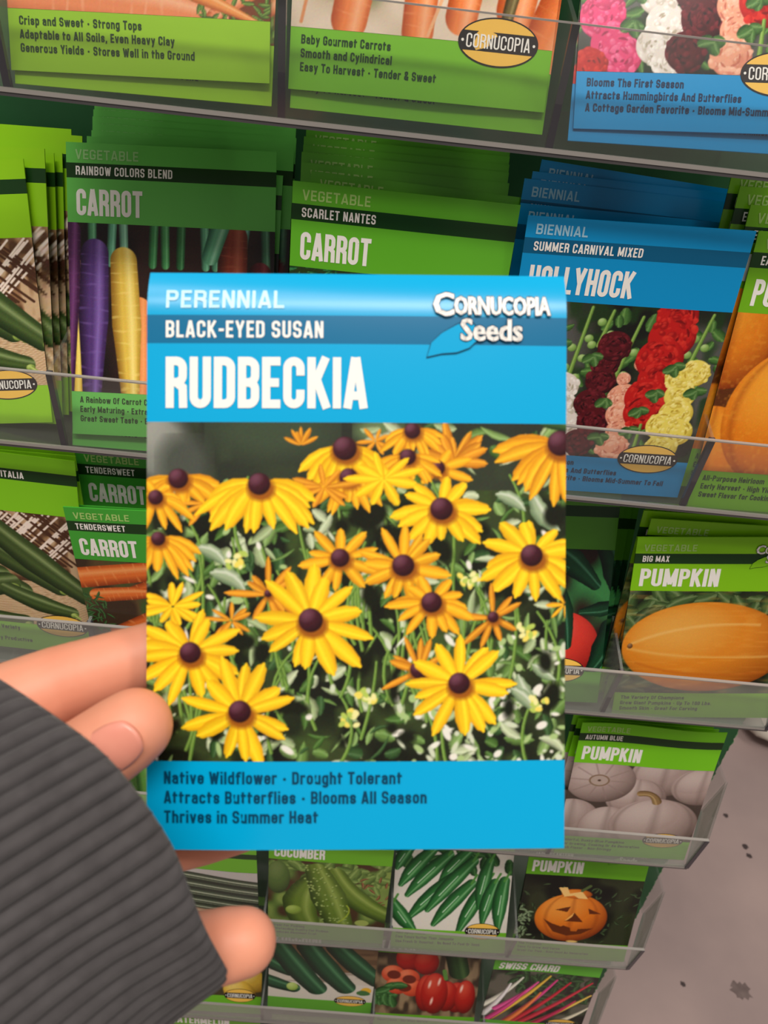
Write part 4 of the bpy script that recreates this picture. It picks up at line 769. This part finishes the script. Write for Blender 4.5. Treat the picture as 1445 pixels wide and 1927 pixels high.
STACKS = [
 ('crisp', 'carrot packets in the upper left pocket of the top tray', [
   ((1, -4, 42.59, 1.21, 7.64, 20.9, 3.16), 'frontmost yellow-green carrot packet of its stack in upper left pocket of top tray'),
   ((1, -4, 43.3, 1.05, 2.52, 20.9, 1.23), 'second yellow-green carrot packet counting from the front in upper left pocket of top tray'),
 ]),
 ('baby', 'baby carrot packets in the top tray', [
   ((1, -3, 43.14, 0.52, 9.92, 17.44, 1.06), 'frontmost green baby carrot packet of its stack in middle pocket of top tray'),
   ((1, -3, 43.86, 0.42, 3.96, 17.46, 0.33), 'second green baby carrot packet counting from the front in middle pocket of top tray'),
 ]),
 ('holly', 'hollyhock packets in the top tray', [
   ((1, -2, 48.05, 1.09, 10.08, 28.51, 4.38), 'frontmost blue hollyhock packet of its stack in upper right corner, top tray'),
   ((1, -2, 46.98, 0.18, 5.09, 28.51, 2.44), 'second blue hollyhock packet counting from the front in upper right corner, top tray'),
 ]),
 ('zucchini', 'zucchini packets in the second tray', [
   ((2, -5, 40.99, 4.89, -8.75, 23.67, 8.09), 'frontmost green zucchini packet of its stack at left edge of second tray'),
   ((2, -5, 39.92, 10.1, -3.08, 23.74, 3.79), 'second green zucchini packet counting from the front at left edge of second tray'),
   ((2, -5, 40.46, 15.09, -5.23, 23.81, 3.24), 'third green zucchini packet counting from the front at left edge of second tray'),
   ((2, -5, 41.48, 19.36, -5.74, 23.42, 2.69), 'fourth green zucchini packet counting from the front at left edge of second tray'),
   ((2, -5, 45.63, 24.37, 1.66, 23.42, 0.98), 'fifth green zucchini packet counting from the front at left edge of second tray'),
   ((2, -5, 42.48, 27.74, 2.23, 22.85, 2.03), 'rearmost green zucchini packet of its stack at left edge of second tray'),
 ]),
 ('rainbow', 'rainbow carrot packets in the second tray', [
   ((2, -4, 45.04, 0.79, 8.13, 25.02, 3.36), 'frontmost green rainbow carrot packet of its stack with purple and yellow carrots'),
   ((2, -4, 43.99, 1.37, 0.54, 24.29, 1.28), 'second green rainbow carrot packet counting from the front with purple and yellow carrots'),
   ((2, -4, 48.3, 7.65, 8.64, 25.51, 1.95), 'third green rainbow carrot packet counting from the front with purple and yellow carrots'),
   ((2, -4, 48.74, 12.67, 10.34, 25.99, 2.19), 'fourth green rainbow carrot packet counting from the front with purple and yellow carrots'),
   ((2, -4, 48.3, 16.24, 11.91, 25.53, 2.05), 'fifth green rainbow carrot packet counting from the front with purple and yellow carrots'),
   ((2, -4, 47.42, 19.81, 13.43, 25.05, 1.9), 'sixth green rainbow carrot packet counting from the front with purple and yellow carrots'),
   ((2, -4, 46.85, 23.46, 14.98, 24.51, 1.73), 'seventh green rainbow carrot packet counting from the front with purple and yellow carrots'),
   ((2, -4, 46.46, 27.15, 16.53, 23.93, 1.6), 'rearmost green rainbow carrot packet of its stack with purple and yellow carrots'),
 ]),
 ('scarlet', 'scarlet carrot packets in the second tray', [
   ((2, -3, 44.1, 3.41, -1.28, 6.17, 0.15), 'frontmost bright green SCARLET NANTES carrot packet of its stack behind held packet'),
   ((2, -3, 46.13, 16.87, -2.0, 12.64, -0.88), 'second bright green SCARLET NANTES carrot packet counting from the front behind held packet'),
   ((2, -3, 43.93, 22.37, 0.56, 13.53, 0.42), 'third bright green SCARLET NANTES carrot packet counting from the front behind held packet'),
   ((2, -3, 43.79, 26.43, 3.52, 13.41, 0.55), 'fourth bright green SCARLET NANTES carrot packet counting from the front behind held packet'),
   ((2, -3, 44.4, 30.42, 5.48, 13.25, 0.78), 'fifth bright green SCARLET NANTES carrot packet counting from the front behind held packet'),
   ((2, -3, 44.11, 33.86, 7.82, 12.7, 0.68), 'sixth bright green SCARLET NANTES carrot packet counting from the front behind held packet'),
   ((2, -3, 43.89, 38.23, 10.37, 12.8, 0.39), 'rearmost bright green SCARLET NANTES carrot packet of its stack behind held packet'),
 ]),
 ('holly', 'hollyhock packets in the second tray', [
   ((2, -2, 45.16, 3.02, -1.93, 3.96, 2.19), 'frontmost blue HOLLYHOCK packet of its stack in second tray beside orange pumpkin packets'),
   ((2, -2, 42.1, 14.33, -3.2, 9.0, 0.68), 'second blue HOLLYHOCK packet counting from the front in second tray beside orange pumpkin packets'),
   ((2, -2, 41.15, 20.31, 3.59, 10.21, -0.35), 'third blue HOLLYHOCK packet counting from the front in second tray beside orange pumpkin packets'),
   ((2, -2, 44.5, 23.92, 5.89, 9.49, -0.16), 'fourth blue HOLLYHOCK packet counting from the front in second tray beside orange pumpkin packets'),
   ((2, -2, 43.52, 28.49, 8.0, 9.74, -2.4), 'rearmost blue HOLLYHOCK packet of its stack in second tray beside orange pumpkin packets'),
 ]),
 ('early', 'pumpkin packets at the right end of the second tray', [
   ((2, -1, 43.98, 1.06, 0.67, 8.9, 2.21), 'frontmost green packet of round orange pumpkins of its stack at right edge, second tray'),
   ((2, -1, 39.36, 5.12, 8.48, 8.77, 2.23), 'second green packet of round orange pumpkins counting from the front at right edge, second tray'),
   ((2, -1, 34.79, 9.12, 13.62, 8.6, 2.25), 'third green packet of round orange pumpkins counting from the front at right edge, second tray'),
   ((2, -1, 31.31, 12.99, 17.51, 8.35, 2.08), 'rearmost green packet of round orange pumpkins of its stack at right edge, second tray'),
 ]),
 ('italia', 'zucchini packets in the third tray', [
   ((3, -5, 43.42, 4.16, 8.5, 2.1, -1.52), 'frontmost green basket zucchini packet of its stack at left edge of third tray'),
   ((3, -5, 47.22, 7.98, 7.06, 1.83, 0.79), 'second green basket zucchini packet counting from the front at left edge of third tray'),
   ((3, -5, 47.41, 11.47, 7.67, 1.32, 1.46), 'rearmost green basket zucchini packet of its stack at left edge of third tray'),
 ]),
 ('tender', 'tender carrot packets in the third tray', [
   ((3, -4, 41.81, 3.87, -8.73, -2.92, 2.42), 'frontmost green TENDERSWEET carrot packet of its stack left of held packet, third tray'),
   ((3, -4, 39.86, 5.41, -16.33, 2.38, 2.42), 'second green TENDERSWEET carrot packet counting from the front left of held packet, third tray'),
   ((3, -4, 40.81, 11.98, 8.45, 3.39, 1.8), 'rearmost green TENDERSWEET carrot packet of its stack left of held packet, third tray'),
 ]),
 ('jalapeno', 'hot pepper packets in the third tray', [
   ((3, -2, 42.96, 1.47, 2.96, 20.07, 4.06), 'frontmost green dark hot pepper packet of its stack right of held packet, third tray'),
   ((3, -2, 42.59, 4.76, -4.28, 19.51, 1.47), 'second green dark hot pepper packet counting from the front right of held packet, third tray'),
   ((3, -2, 45.94, 7.87, -5.41, 18.79, 0.9), 'third green dark hot pepper packet counting from the front right of held packet, third tray'),
   ((3, -2, 49.03, 10.93, -6.46, 18.1, 0.31), 'rearmost green dark hot pepper packet of its stack right of held packet, third tray'),
 ]),
 ('bigmax', 'giant pumpkin packets in the third tray', [
   ((3, -1, 47.87, 5.58, -3.62, 5.56, 6.81), 'frontmost green BIG MAX pumpkin packet of its stack with one huge orange pumpkin'),
   ((3, -1, 43.82, 9.62, 0.49, 5.43, 2.18), 'second green BIG MAX pumpkin packet counting from the front with one huge orange pumpkin'),
   ((3, -1, 40.4, 13.5, 2.17, 5.2, 2.1), 'third green BIG MAX pumpkin packet counting from the front with one huge orange pumpkin'),
   ((3, -1, 40.55, 17.01, 4.89, 4.71, 1.46), 'rearmost green BIG MAX pumpkin packet of its stack with one huge orange pumpkin'),
 ]),
 ('autumn', 'grey pumpkin packets in the fourth tray', [
   ((4, -1, 46.48, 4.0, -7.07, 6.65, 2.56), 'frontmost green AUTUMN BLUE pumpkin packet of its stack with pinkish grey pumpkins'),
   ((4, -1, 41.12, 8.52, -10.87, 6.9, 0.42), 'second green AUTUMN BLUE pumpkin packet counting from the front with pinkish grey pumpkins'),
   ((4, -1, 41.01, 12.0, -10.14, 6.38, 1.53), 'rearmost green AUTUMN BLUE pumpkin packet of its stack with pinkish grey pumpkins'),
 ]),
 ('filler', None, [
   ((4, -4, 44.0, 3.5, 3.0, 13.0, 1.5), 'green seed packet half hidden between the held packet and the sleeve cuff, fourth tray'),
 ]),
 ('striped', None, [
   ((5, -4, 43.67, 3.28, -5.42, 0.46, 1.83), 'green packet of striped dark zucchini in the fifth tray just above the little fingertip'),
 ]),
 ('cucumber', None, [
   ((5, -3, 43.67, 4.06, 2.51, 5.19, 1.29), 'green packet of bumpy cucumbers in the fifth tray, just below the held packet'),
 ]),
 ('serrano', None, [
   ((5, -2, 44.35, 4.45, 0.65, 19.68, 3.25), 'green packet of slim green peppers on white in the fifth tray'),
 ]),
 ('jack', 'carved pumpkin packets in the fifth tray', [
   ((5, -1, 44.95, 3.52, -4.49, 11.91, 1.94), 'frontmost green carved smiling pumpkin packet of its stack in fifth tray'),
   ((5, -1, 44.95, 7.02, -2.99, 11.41, 1.5), 'second green carved smiling pumpkin packet counting from the front in fifth tray'),
 ]),
 ('squash', None, [
   ((6, -4, 45.09, 3.06, -5.48, 23.17, 2.45), 'green packet of yellow squash in the sixth tray beside the sleeve cuff below the fingertip'),
 ]),
 ('darkzuc', None, [
   ((6, -3, 45.05, 4.28, 19.42, 6.38, 0.85), 'green packet of glossy dark zucchini in the sixth tray right of the little fingertip'),
 ]),
 ('pepper', None, [
   ((6, -2, 43.39, 3.55, 0.06, 13.92, 3.22), 'green packet of red bell peppers in the sixth tray'),
 ]),
 ('chard', None, [
   ((6, -1, 40.85, 3.38, 8.1, 5.29, 0.71), 'green SWISS CHARD packet with pink and yellow stalks at the right end of the sixth'),
 ]),
 ('melon', None, [
   ((7, -4, 45.32, 3.34, -1.22, 6.93, 1.21), 'green WATERMELON packet in the bottom tray beside the sleeve cuff'),
 ]),
 ('sugar', None, [
   ((7, -3, 49.13, 3.33, -1.83, 5.23, 0.74), 'green SUGAR BABY melon packet in the bottom tray under the dark zucchini packet'),
 ]),
]
_proto = {}
_rng = random.Random(21)
BENDS = {                          # curls of single packets: fractions across and up -> millimetres backwards
 'autumn': lambda a, b: 1.6 * math.sin(5.2 * a + .4) * max(0, (b - .55) / .45),
 'chard': lambda a, b: 2.6 * math.sin(3.4 * a + .2) * max(0, (b - .5) / .5),
 'jack': lambda a, b: 1.2 * math.sin(4 * a) * max(0, (b - .5) / .5),
 'tender': lambda a, b: 1.5 * (1 - math.cos(2.2 * a)) * b,
 'baby': lambda a, b: -.8 * math.sin(3.14 * a) * (1 - b),
 'striped': lambda a, b: 1.2 * math.sin(5 * a) * b,
}
for sty, grp, items in STACKS:
    for i, (q, lab) in enumerate(items):
        if i == 0 and q[0] >= 3: q = (q[0], q[1], q[2], .6, q[4], q[5] + math.degrees(math.atan2(q[3] - .6, PH)), q[6])   # leans against the front lip
        M_ = place(*q); zmin = min(20.0, max(0.0, .5 - q[4]))
        if i == 0 or (i == 1 and sty in ('crisp', 'baby', 'holly', 'tender', 'bigmax')) or zmin > 3.5:
            packet(sty, M_, lab, grp, zmin, BENDS.get(sty) if i == 0 else None, .5 if i == 0 else .3, 1 if i == 0 else 3)
            continue
        if sty not in _proto:
            _proto[sty] = packet(sty, M_, lab, grp, 0.0, None, .3, 3); _proto[sty].matrix_world = M_
        else:
            r = copy_tree(_proto[sty]); r.matrix_world = M_; r['label'] = lab
            if grp: r['group'] = grp

# the packet held up in front of the rack
_art['rudbeckia'] = art_image('rudbeckia')
HM = Matrix.Identity(4); _c = Vector((-226.36, -162.865, -48.508)); _R = [(0.996, 0.014, -0.093), (0.042, 0.815, 0.577), (0.084, -0.579, 0.811)]
_X = Vector([_R[i][0] for i in range(3)]).normalized(); _Z = Vector([_R[i][2] for i in range(3)]); _Z = (_Z - _X * _X.dot(_Z)).normalized(); _Y = _Z.cross(_X)
_o = _c - _Z * PH / 2; _o = W3(*_o)
for i in range(3): HM[i][0] = _X[i]; HM[i][1] = _Y[i]; HM[i][2] = _Z[i]; HM[i][3] = _o[i]
packet('rudbeckia', HM, 'large bright blue RUDBECKIA seed packet with yellow daisies held up in the hand', None, 0.0,
       lambda a, b: 2.4 * max(0, (b - .925) / .075) ** 2 + .8 * (a - .5) ** 2 + 2.0 * max(0, .2 - a) * max(0, .25 - b) * 4, .7, 1)

# ------------------------------------------------------------------ person: left hand and ribbed sleeve
person = link('person', None)
FR = Matrix.Identity(4)
_A0 = Vector((-60.0, 150.0, -75.0))   # base point at the wrist, in the arm's own frame (right, away, up)
for i in range(3):
    FR[i][0] = R_RIGHT[i]; FR[i][1] = R_FWD[i]; FR[i][2] = -R_DOWN[i]
FR.translation = CAM + FR.to_3x3() @ (_A0 * MM); person.matrix_world = FR
tag(person, "person's left hand in a charcoal ribbed sleeve pinching the blue packet between thumb and fingers", 'person')
def pl(p): return (p[0] - _A0[0], p[1] - _A0[1], p[2] - _A0[2])
CH = {'thumb': [(-68.5, 141, -60.8, 12), (-62.2, 145, -51.5, 9.2), (-54.5, 148, -45.6, 8.0), (-49.2, 148.8, -41.9, 7.6), (-46.8, 149.4, -40.2, 7.2)],
 'index': [(-85.5, 154, -46.9, 13), (-78.6, 161, -40.9, 9.6), (-67.4, 165, -36.1, 8.4), (-51.1, 167.5, -30.9, 7.2), (-34.3, 170, -25.7, 6.6), (-25.4, 171, -23.0, 5.8)],
 'middle': [(-84.5, 158, -54.4, 13), (-74.2, 168, -52.2, 9), (-54.8, 174, -48.3, 8), (-35.7, 177, -45.0, 7.2), (-24.0, 178, -43.5, 6.3)],
 'ring': [(-79.3, 158, -67.0, 13), (-69.7, 168, -71.8, 8.8), (-54.8, 174, -72.9, 7.8), (-40.4, 177, -71.1, 7), (-32.3, 178, -69.8, 6.1)],
 'little': [(-71.2, 152, -76.7, 12), (-55.2, 150, -83.2, 8.4), (-38.7, 148, -82.5, 7), (-28.7, 147, -79.8, 6.5), (-25.9, 147, -79.3, 6.1)],
 'palm': [(-79.3, 152, -52.3, 17), (-72.7, 151, -64.1, 17), (-74.2, 150, -75.7, 17)],
 'wrist': [(-74.2, 150, -73.7, 17), (-86, 141, -80.5, 19), (-97, 126, -86.4, 21), (-115, 112, -97, 23)]}
def ball(bm, c, r, nu=20, nv=12):
    V = [(c[0], c[1], c[2] + r)]; F = []
    for j in range(1, nv):
        a = math.pi * j / nv
        for i in range(nu): t = 2 * math.pi * i / nu; V.append((c[0] + r * math.sin(a) * math.cos(t), c[1] + r * math.sin(a) * math.sin(t), c[2] + r * math.cos(a)))
    V.append((c[0], c[1], c[2] - r)); last = len(V) - 1
    for i in range(nu):
        k = (i + 1) % nu; F.append((0, 1 + i, 1 + k)); F.append((last, last - nu + k, last - nu + i))
        for j in range(nv - 2): a = 1 + j * nu; F.append((a + i, a + nu + i, a + nu + k, a + k))
    return V, F
hb = MB(); skin = principled('skin', s8(220, 150, 122), .5, .35, sub=.10, noise=(90, .5, s8(214, 132, 104)))
for nm, pts in CH.items():
    for (a, b_) in zip(pts[:-1], pts[1:]):
        for k in range(9):
            t = k / 8; p = [a[i] + (b_[i] - a[i]) * t for i in range(4)]
            V, F = ball(hb, pl(p), p[3]); hb.add(V, F, skin)
hand_src = link('hand_source', hb.mesh('hand_source'))
rm = hand_src.modifiers.new('remesh', 'REMESH'); rm.mode = 'VOXEL'; rm.voxel_size = .0006; rm.use_smooth_shade = True
sm = hand_src.modifiers.new('smooth', 'SMOOTH'); sm.factor = .5; sm.iterations = 9
hand_me = bpy.data.meshes.new_from_object(hand_src.evaluated_get(bpy.context.evaluated_depsgraph_get())); hand_me.name = 'hand'
bpy.data.objects.remove(hand_src)
hand_me.materials.clear(); hand_me.materials.append(skin)
hand_me.polygons.foreach_set('use_smooth', [True] * len(hand_me.polygons))
link('hand', hand_me, person)
# thumbnail: a curved plate lying on the thumb
nb = MB(); nail_m = principled('fingernail', s8(222, 146, 126), .3, .5, noise=(300, .4, s8(216, 132, 116)))
ax = Vector((.83, .02, .55)).normalized(); nz = Vector((-.12, -.97, -.20)); nz = (nz - ax * nz.dot(ax)).normalized(); sd = ax.cross(nz)
cN = Vector(pl((-49.6, 148.7, -42.2))); nn = 14; Vn = []
for layer in (0, 1):
    for j in range(nn + 1):
        for i in range(nn + 1):
            uu = -1 + 2 * i / nn; vv = -1 + 2 * j / nn; sx = uu * math.sqrt(1 - .5 * vv * vv * .8); sy = vv * math.sqrt(1 - .5 * uu * uu * .8)
            ang = sx * .62; r = 7.86 - (.9 if layer else 0) - .5 * max(0, vv) ** 2 - .25 * max(0, -vv) ** 3 - .22 * uu ** 4
            p = cN + ax * (sy * 5.8 + .5) + nz * (r * math.cos(ang)) + sd * (r * math.sin(ang)); Vn.append(p)
q = (nn + 1) ** 2; Fn = []
for j in range(nn):
    for i in range(nn):
        a = j * (nn + 1) + i; Fn += [(a, a + 1, a + nn + 2, a + nn + 1), (q + a, q + a + nn + 1, q + a + nn + 2, q + a + 1)]
for i in range(nn):
    for a, b_ in ((i, i + 1), ((nn + 1) * nn + i + 1, (nn + 1) * nn + i)): Fn.append((b_, a, q + a, q + b_))
    for a, b_ in (((i + 1) * (nn + 1), i * (nn + 1)), (i * (nn + 1) + nn, (i + 1) * (nn + 1) + nn)): Fn.append((b_, a, q + a, q + b_))
nb.add(Vn, Fn, nail_m); o = link('thumbnail', nb.mesh('thumbnail', True), person); o['label'] = 'shiny pink thumbnail'
# ribbed sleeve
knit = principled('charcoal_rib_knit', s8(74, 71, 72), .95, .12, sheen=.15, noise=(260, .5, s8(54, 51, 52)))
CUFF = [(0.0, -27.89, 146.0, -86.29), (0.287, -26.78, 139.2, -80.7), (0.643, -28.47, 131.6, -71.38), (0.873, -29.99, 127.6, -64.1), (1.172, -32.42, 123.9, -54.05), (1.4, -36.17, 122.3, -47.19), (1.626, -40.64, 122.0, -40.88), (1.822, -45.46, 122.8, -36.29), (2.109, -53.71, 125.4, -31.39), (2.42, -62.68, 130.1, -27.37), (2.756, -71.45, 137.0, -24.88), (3.142, -78.6, 146.0, -24.77)]
_ct = np.array(CUFF); e3 = Vector((.86, .10, .50)).normalized(); _p0 = Vector(CUFF[0][1:]); _p1 = Vector(CUFF[-1][1:]); eC = (_p0 + _p1) / 2; e1 = (_p0 - _p1) / 2; e2 = Vector((0, -25, 0))
def cuff(th):
    if th <= math.pi: return Vector([float(np.interp(th, _ct[:, 0], _ct[:, k])) for k in (1, 2, 3)])
    return eC + e1 * math.cos(th) - Vector((0, 29 * math.sin(th), 0)) + e3 * (15 * math.sin(th))
NR = 70; NA = NR * 14; NL = 110; LEN = 125.0
RING = [cuff(2 * math.pi * i / NA) for i in range(NA)]
RING = [(RING[i - 18] + RING[i - 9] + RING[i] * 2 + RING[(i + 9) % NA] + RING[(i + 18) % NA]) / 6 for i in range(NA)]
Vs = []
for layer in (0, 1):
    for j in range(NL):
        s_ = LEN * (j / (NL - 1)) ** 1.25 if layer == 0 else 14.0 * j / (NL - 1)
        for i in range(NA):
            th = 2 * math.pi * i / NA; ct, st_ = math.cos(th), math.sin(th)
            rib = abs(math.cos(th * NR / 2)) ** .6; grow = 1 + .0016 * s_
            fold = .9 * math.sin(s_ * .13 + ct * 4.0) * max(0, ct + .1) * min(1, s_ / 14) + .5 * math.sin(s_ * .07 + th * 3)
            rr = grow * (1 + 0.0)
            edge_round = -1.1 * math.exp(-s_ / .8)
            off = (1.5 * (rib - 1) + fold * 1.2 + edge_round) if layer == 0 else -2.6
            dirv = (e1 * (ct / e1.length) + Vector((0, -1, 0)) * st_)
            p = eC + (RING[i] - eC) * rr + dirv * off - e3 * s_ + Vector((0, -.12 * s_, 0))
            Vs.append(pl(p))
Fs = []; LQ = NL * NA
for j in range(NL - 1):
    for i in range(NA):
        k = (i + 1) % NA; a = j * NA; Fs.append((a + i, a + k, a + NA + k, a + NA + i)); Fs.append((LQ + a + i, LQ + a + NA + i, LQ + a + NA + k, LQ + a + k))
for i in range(NA):
    k = (i + 1) % NA; Fs.append((i, LQ + i, LQ + k, k))
sb_ = MB(); sb_.add(Vs, Fs, knit); o = link('sleeve', sb_.mesh('sleeve', True), person); o['label'] = 'charcoal ribbed knit sleeve cuff'

# ------------------------------------------------------------------ far floor: pale sack and spots
sk = MB(); nu, nv = 36, 18; rgs = random.Random(3); ph = [rgs.uniform(0, 6) for _ in range(6)]
V = []; F = []
for j in range(nv + 1):
    a = math.pi * j / nv
    for i in range(nu):
        t = 2 * math.pi * i / nu; sx = math.copysign(abs(math.cos(t)) ** .6, math.cos(t)); sy = math.copysign(abs(math.sin(t)) ** .6, math.sin(t))
        q_ = math.sin(a) ** .7; w = 1 + .05 * math.sin(5 * t + ph[0]) + .04 * math.sin(9 * t + ph[1] + 3 * a)
        V.append((170 * q_ * sx * w, 120 * q_ * sy * w, max(0, 45 + 45 * math.cos(a) * (1 + .12 * math.sin(4 * t + ph[2])))))
for j in range(nv):
    for i in range(nu): k = (i + 1) % nu; F.append((j * nu + i, (j + 1) * nu + i, (j + 1) * nu + k, j * nu + k))
sk.add(V, F, principled('pale_paper_sack', s8(206, 196, 184), .8, noise=(14, .8, s8(176, 164, 150))))
o = link('sack', sk.mesh('sack', True)); o.location = W3(725, 905, -Z0); o.rotation_euler.z = .5
tag(o, 'pale crumpled sack lying on the floor behind the rack', 'sack')
for x, y, r, sd_, mt, lab in spots:
    o = link('floor_stain', spot(0, 0, r, sd_, mt).mesh('floor_stain')); o.location = W3(x, y, -Z0); tag(o, lab, 'stain', 'dried spots on the floor')
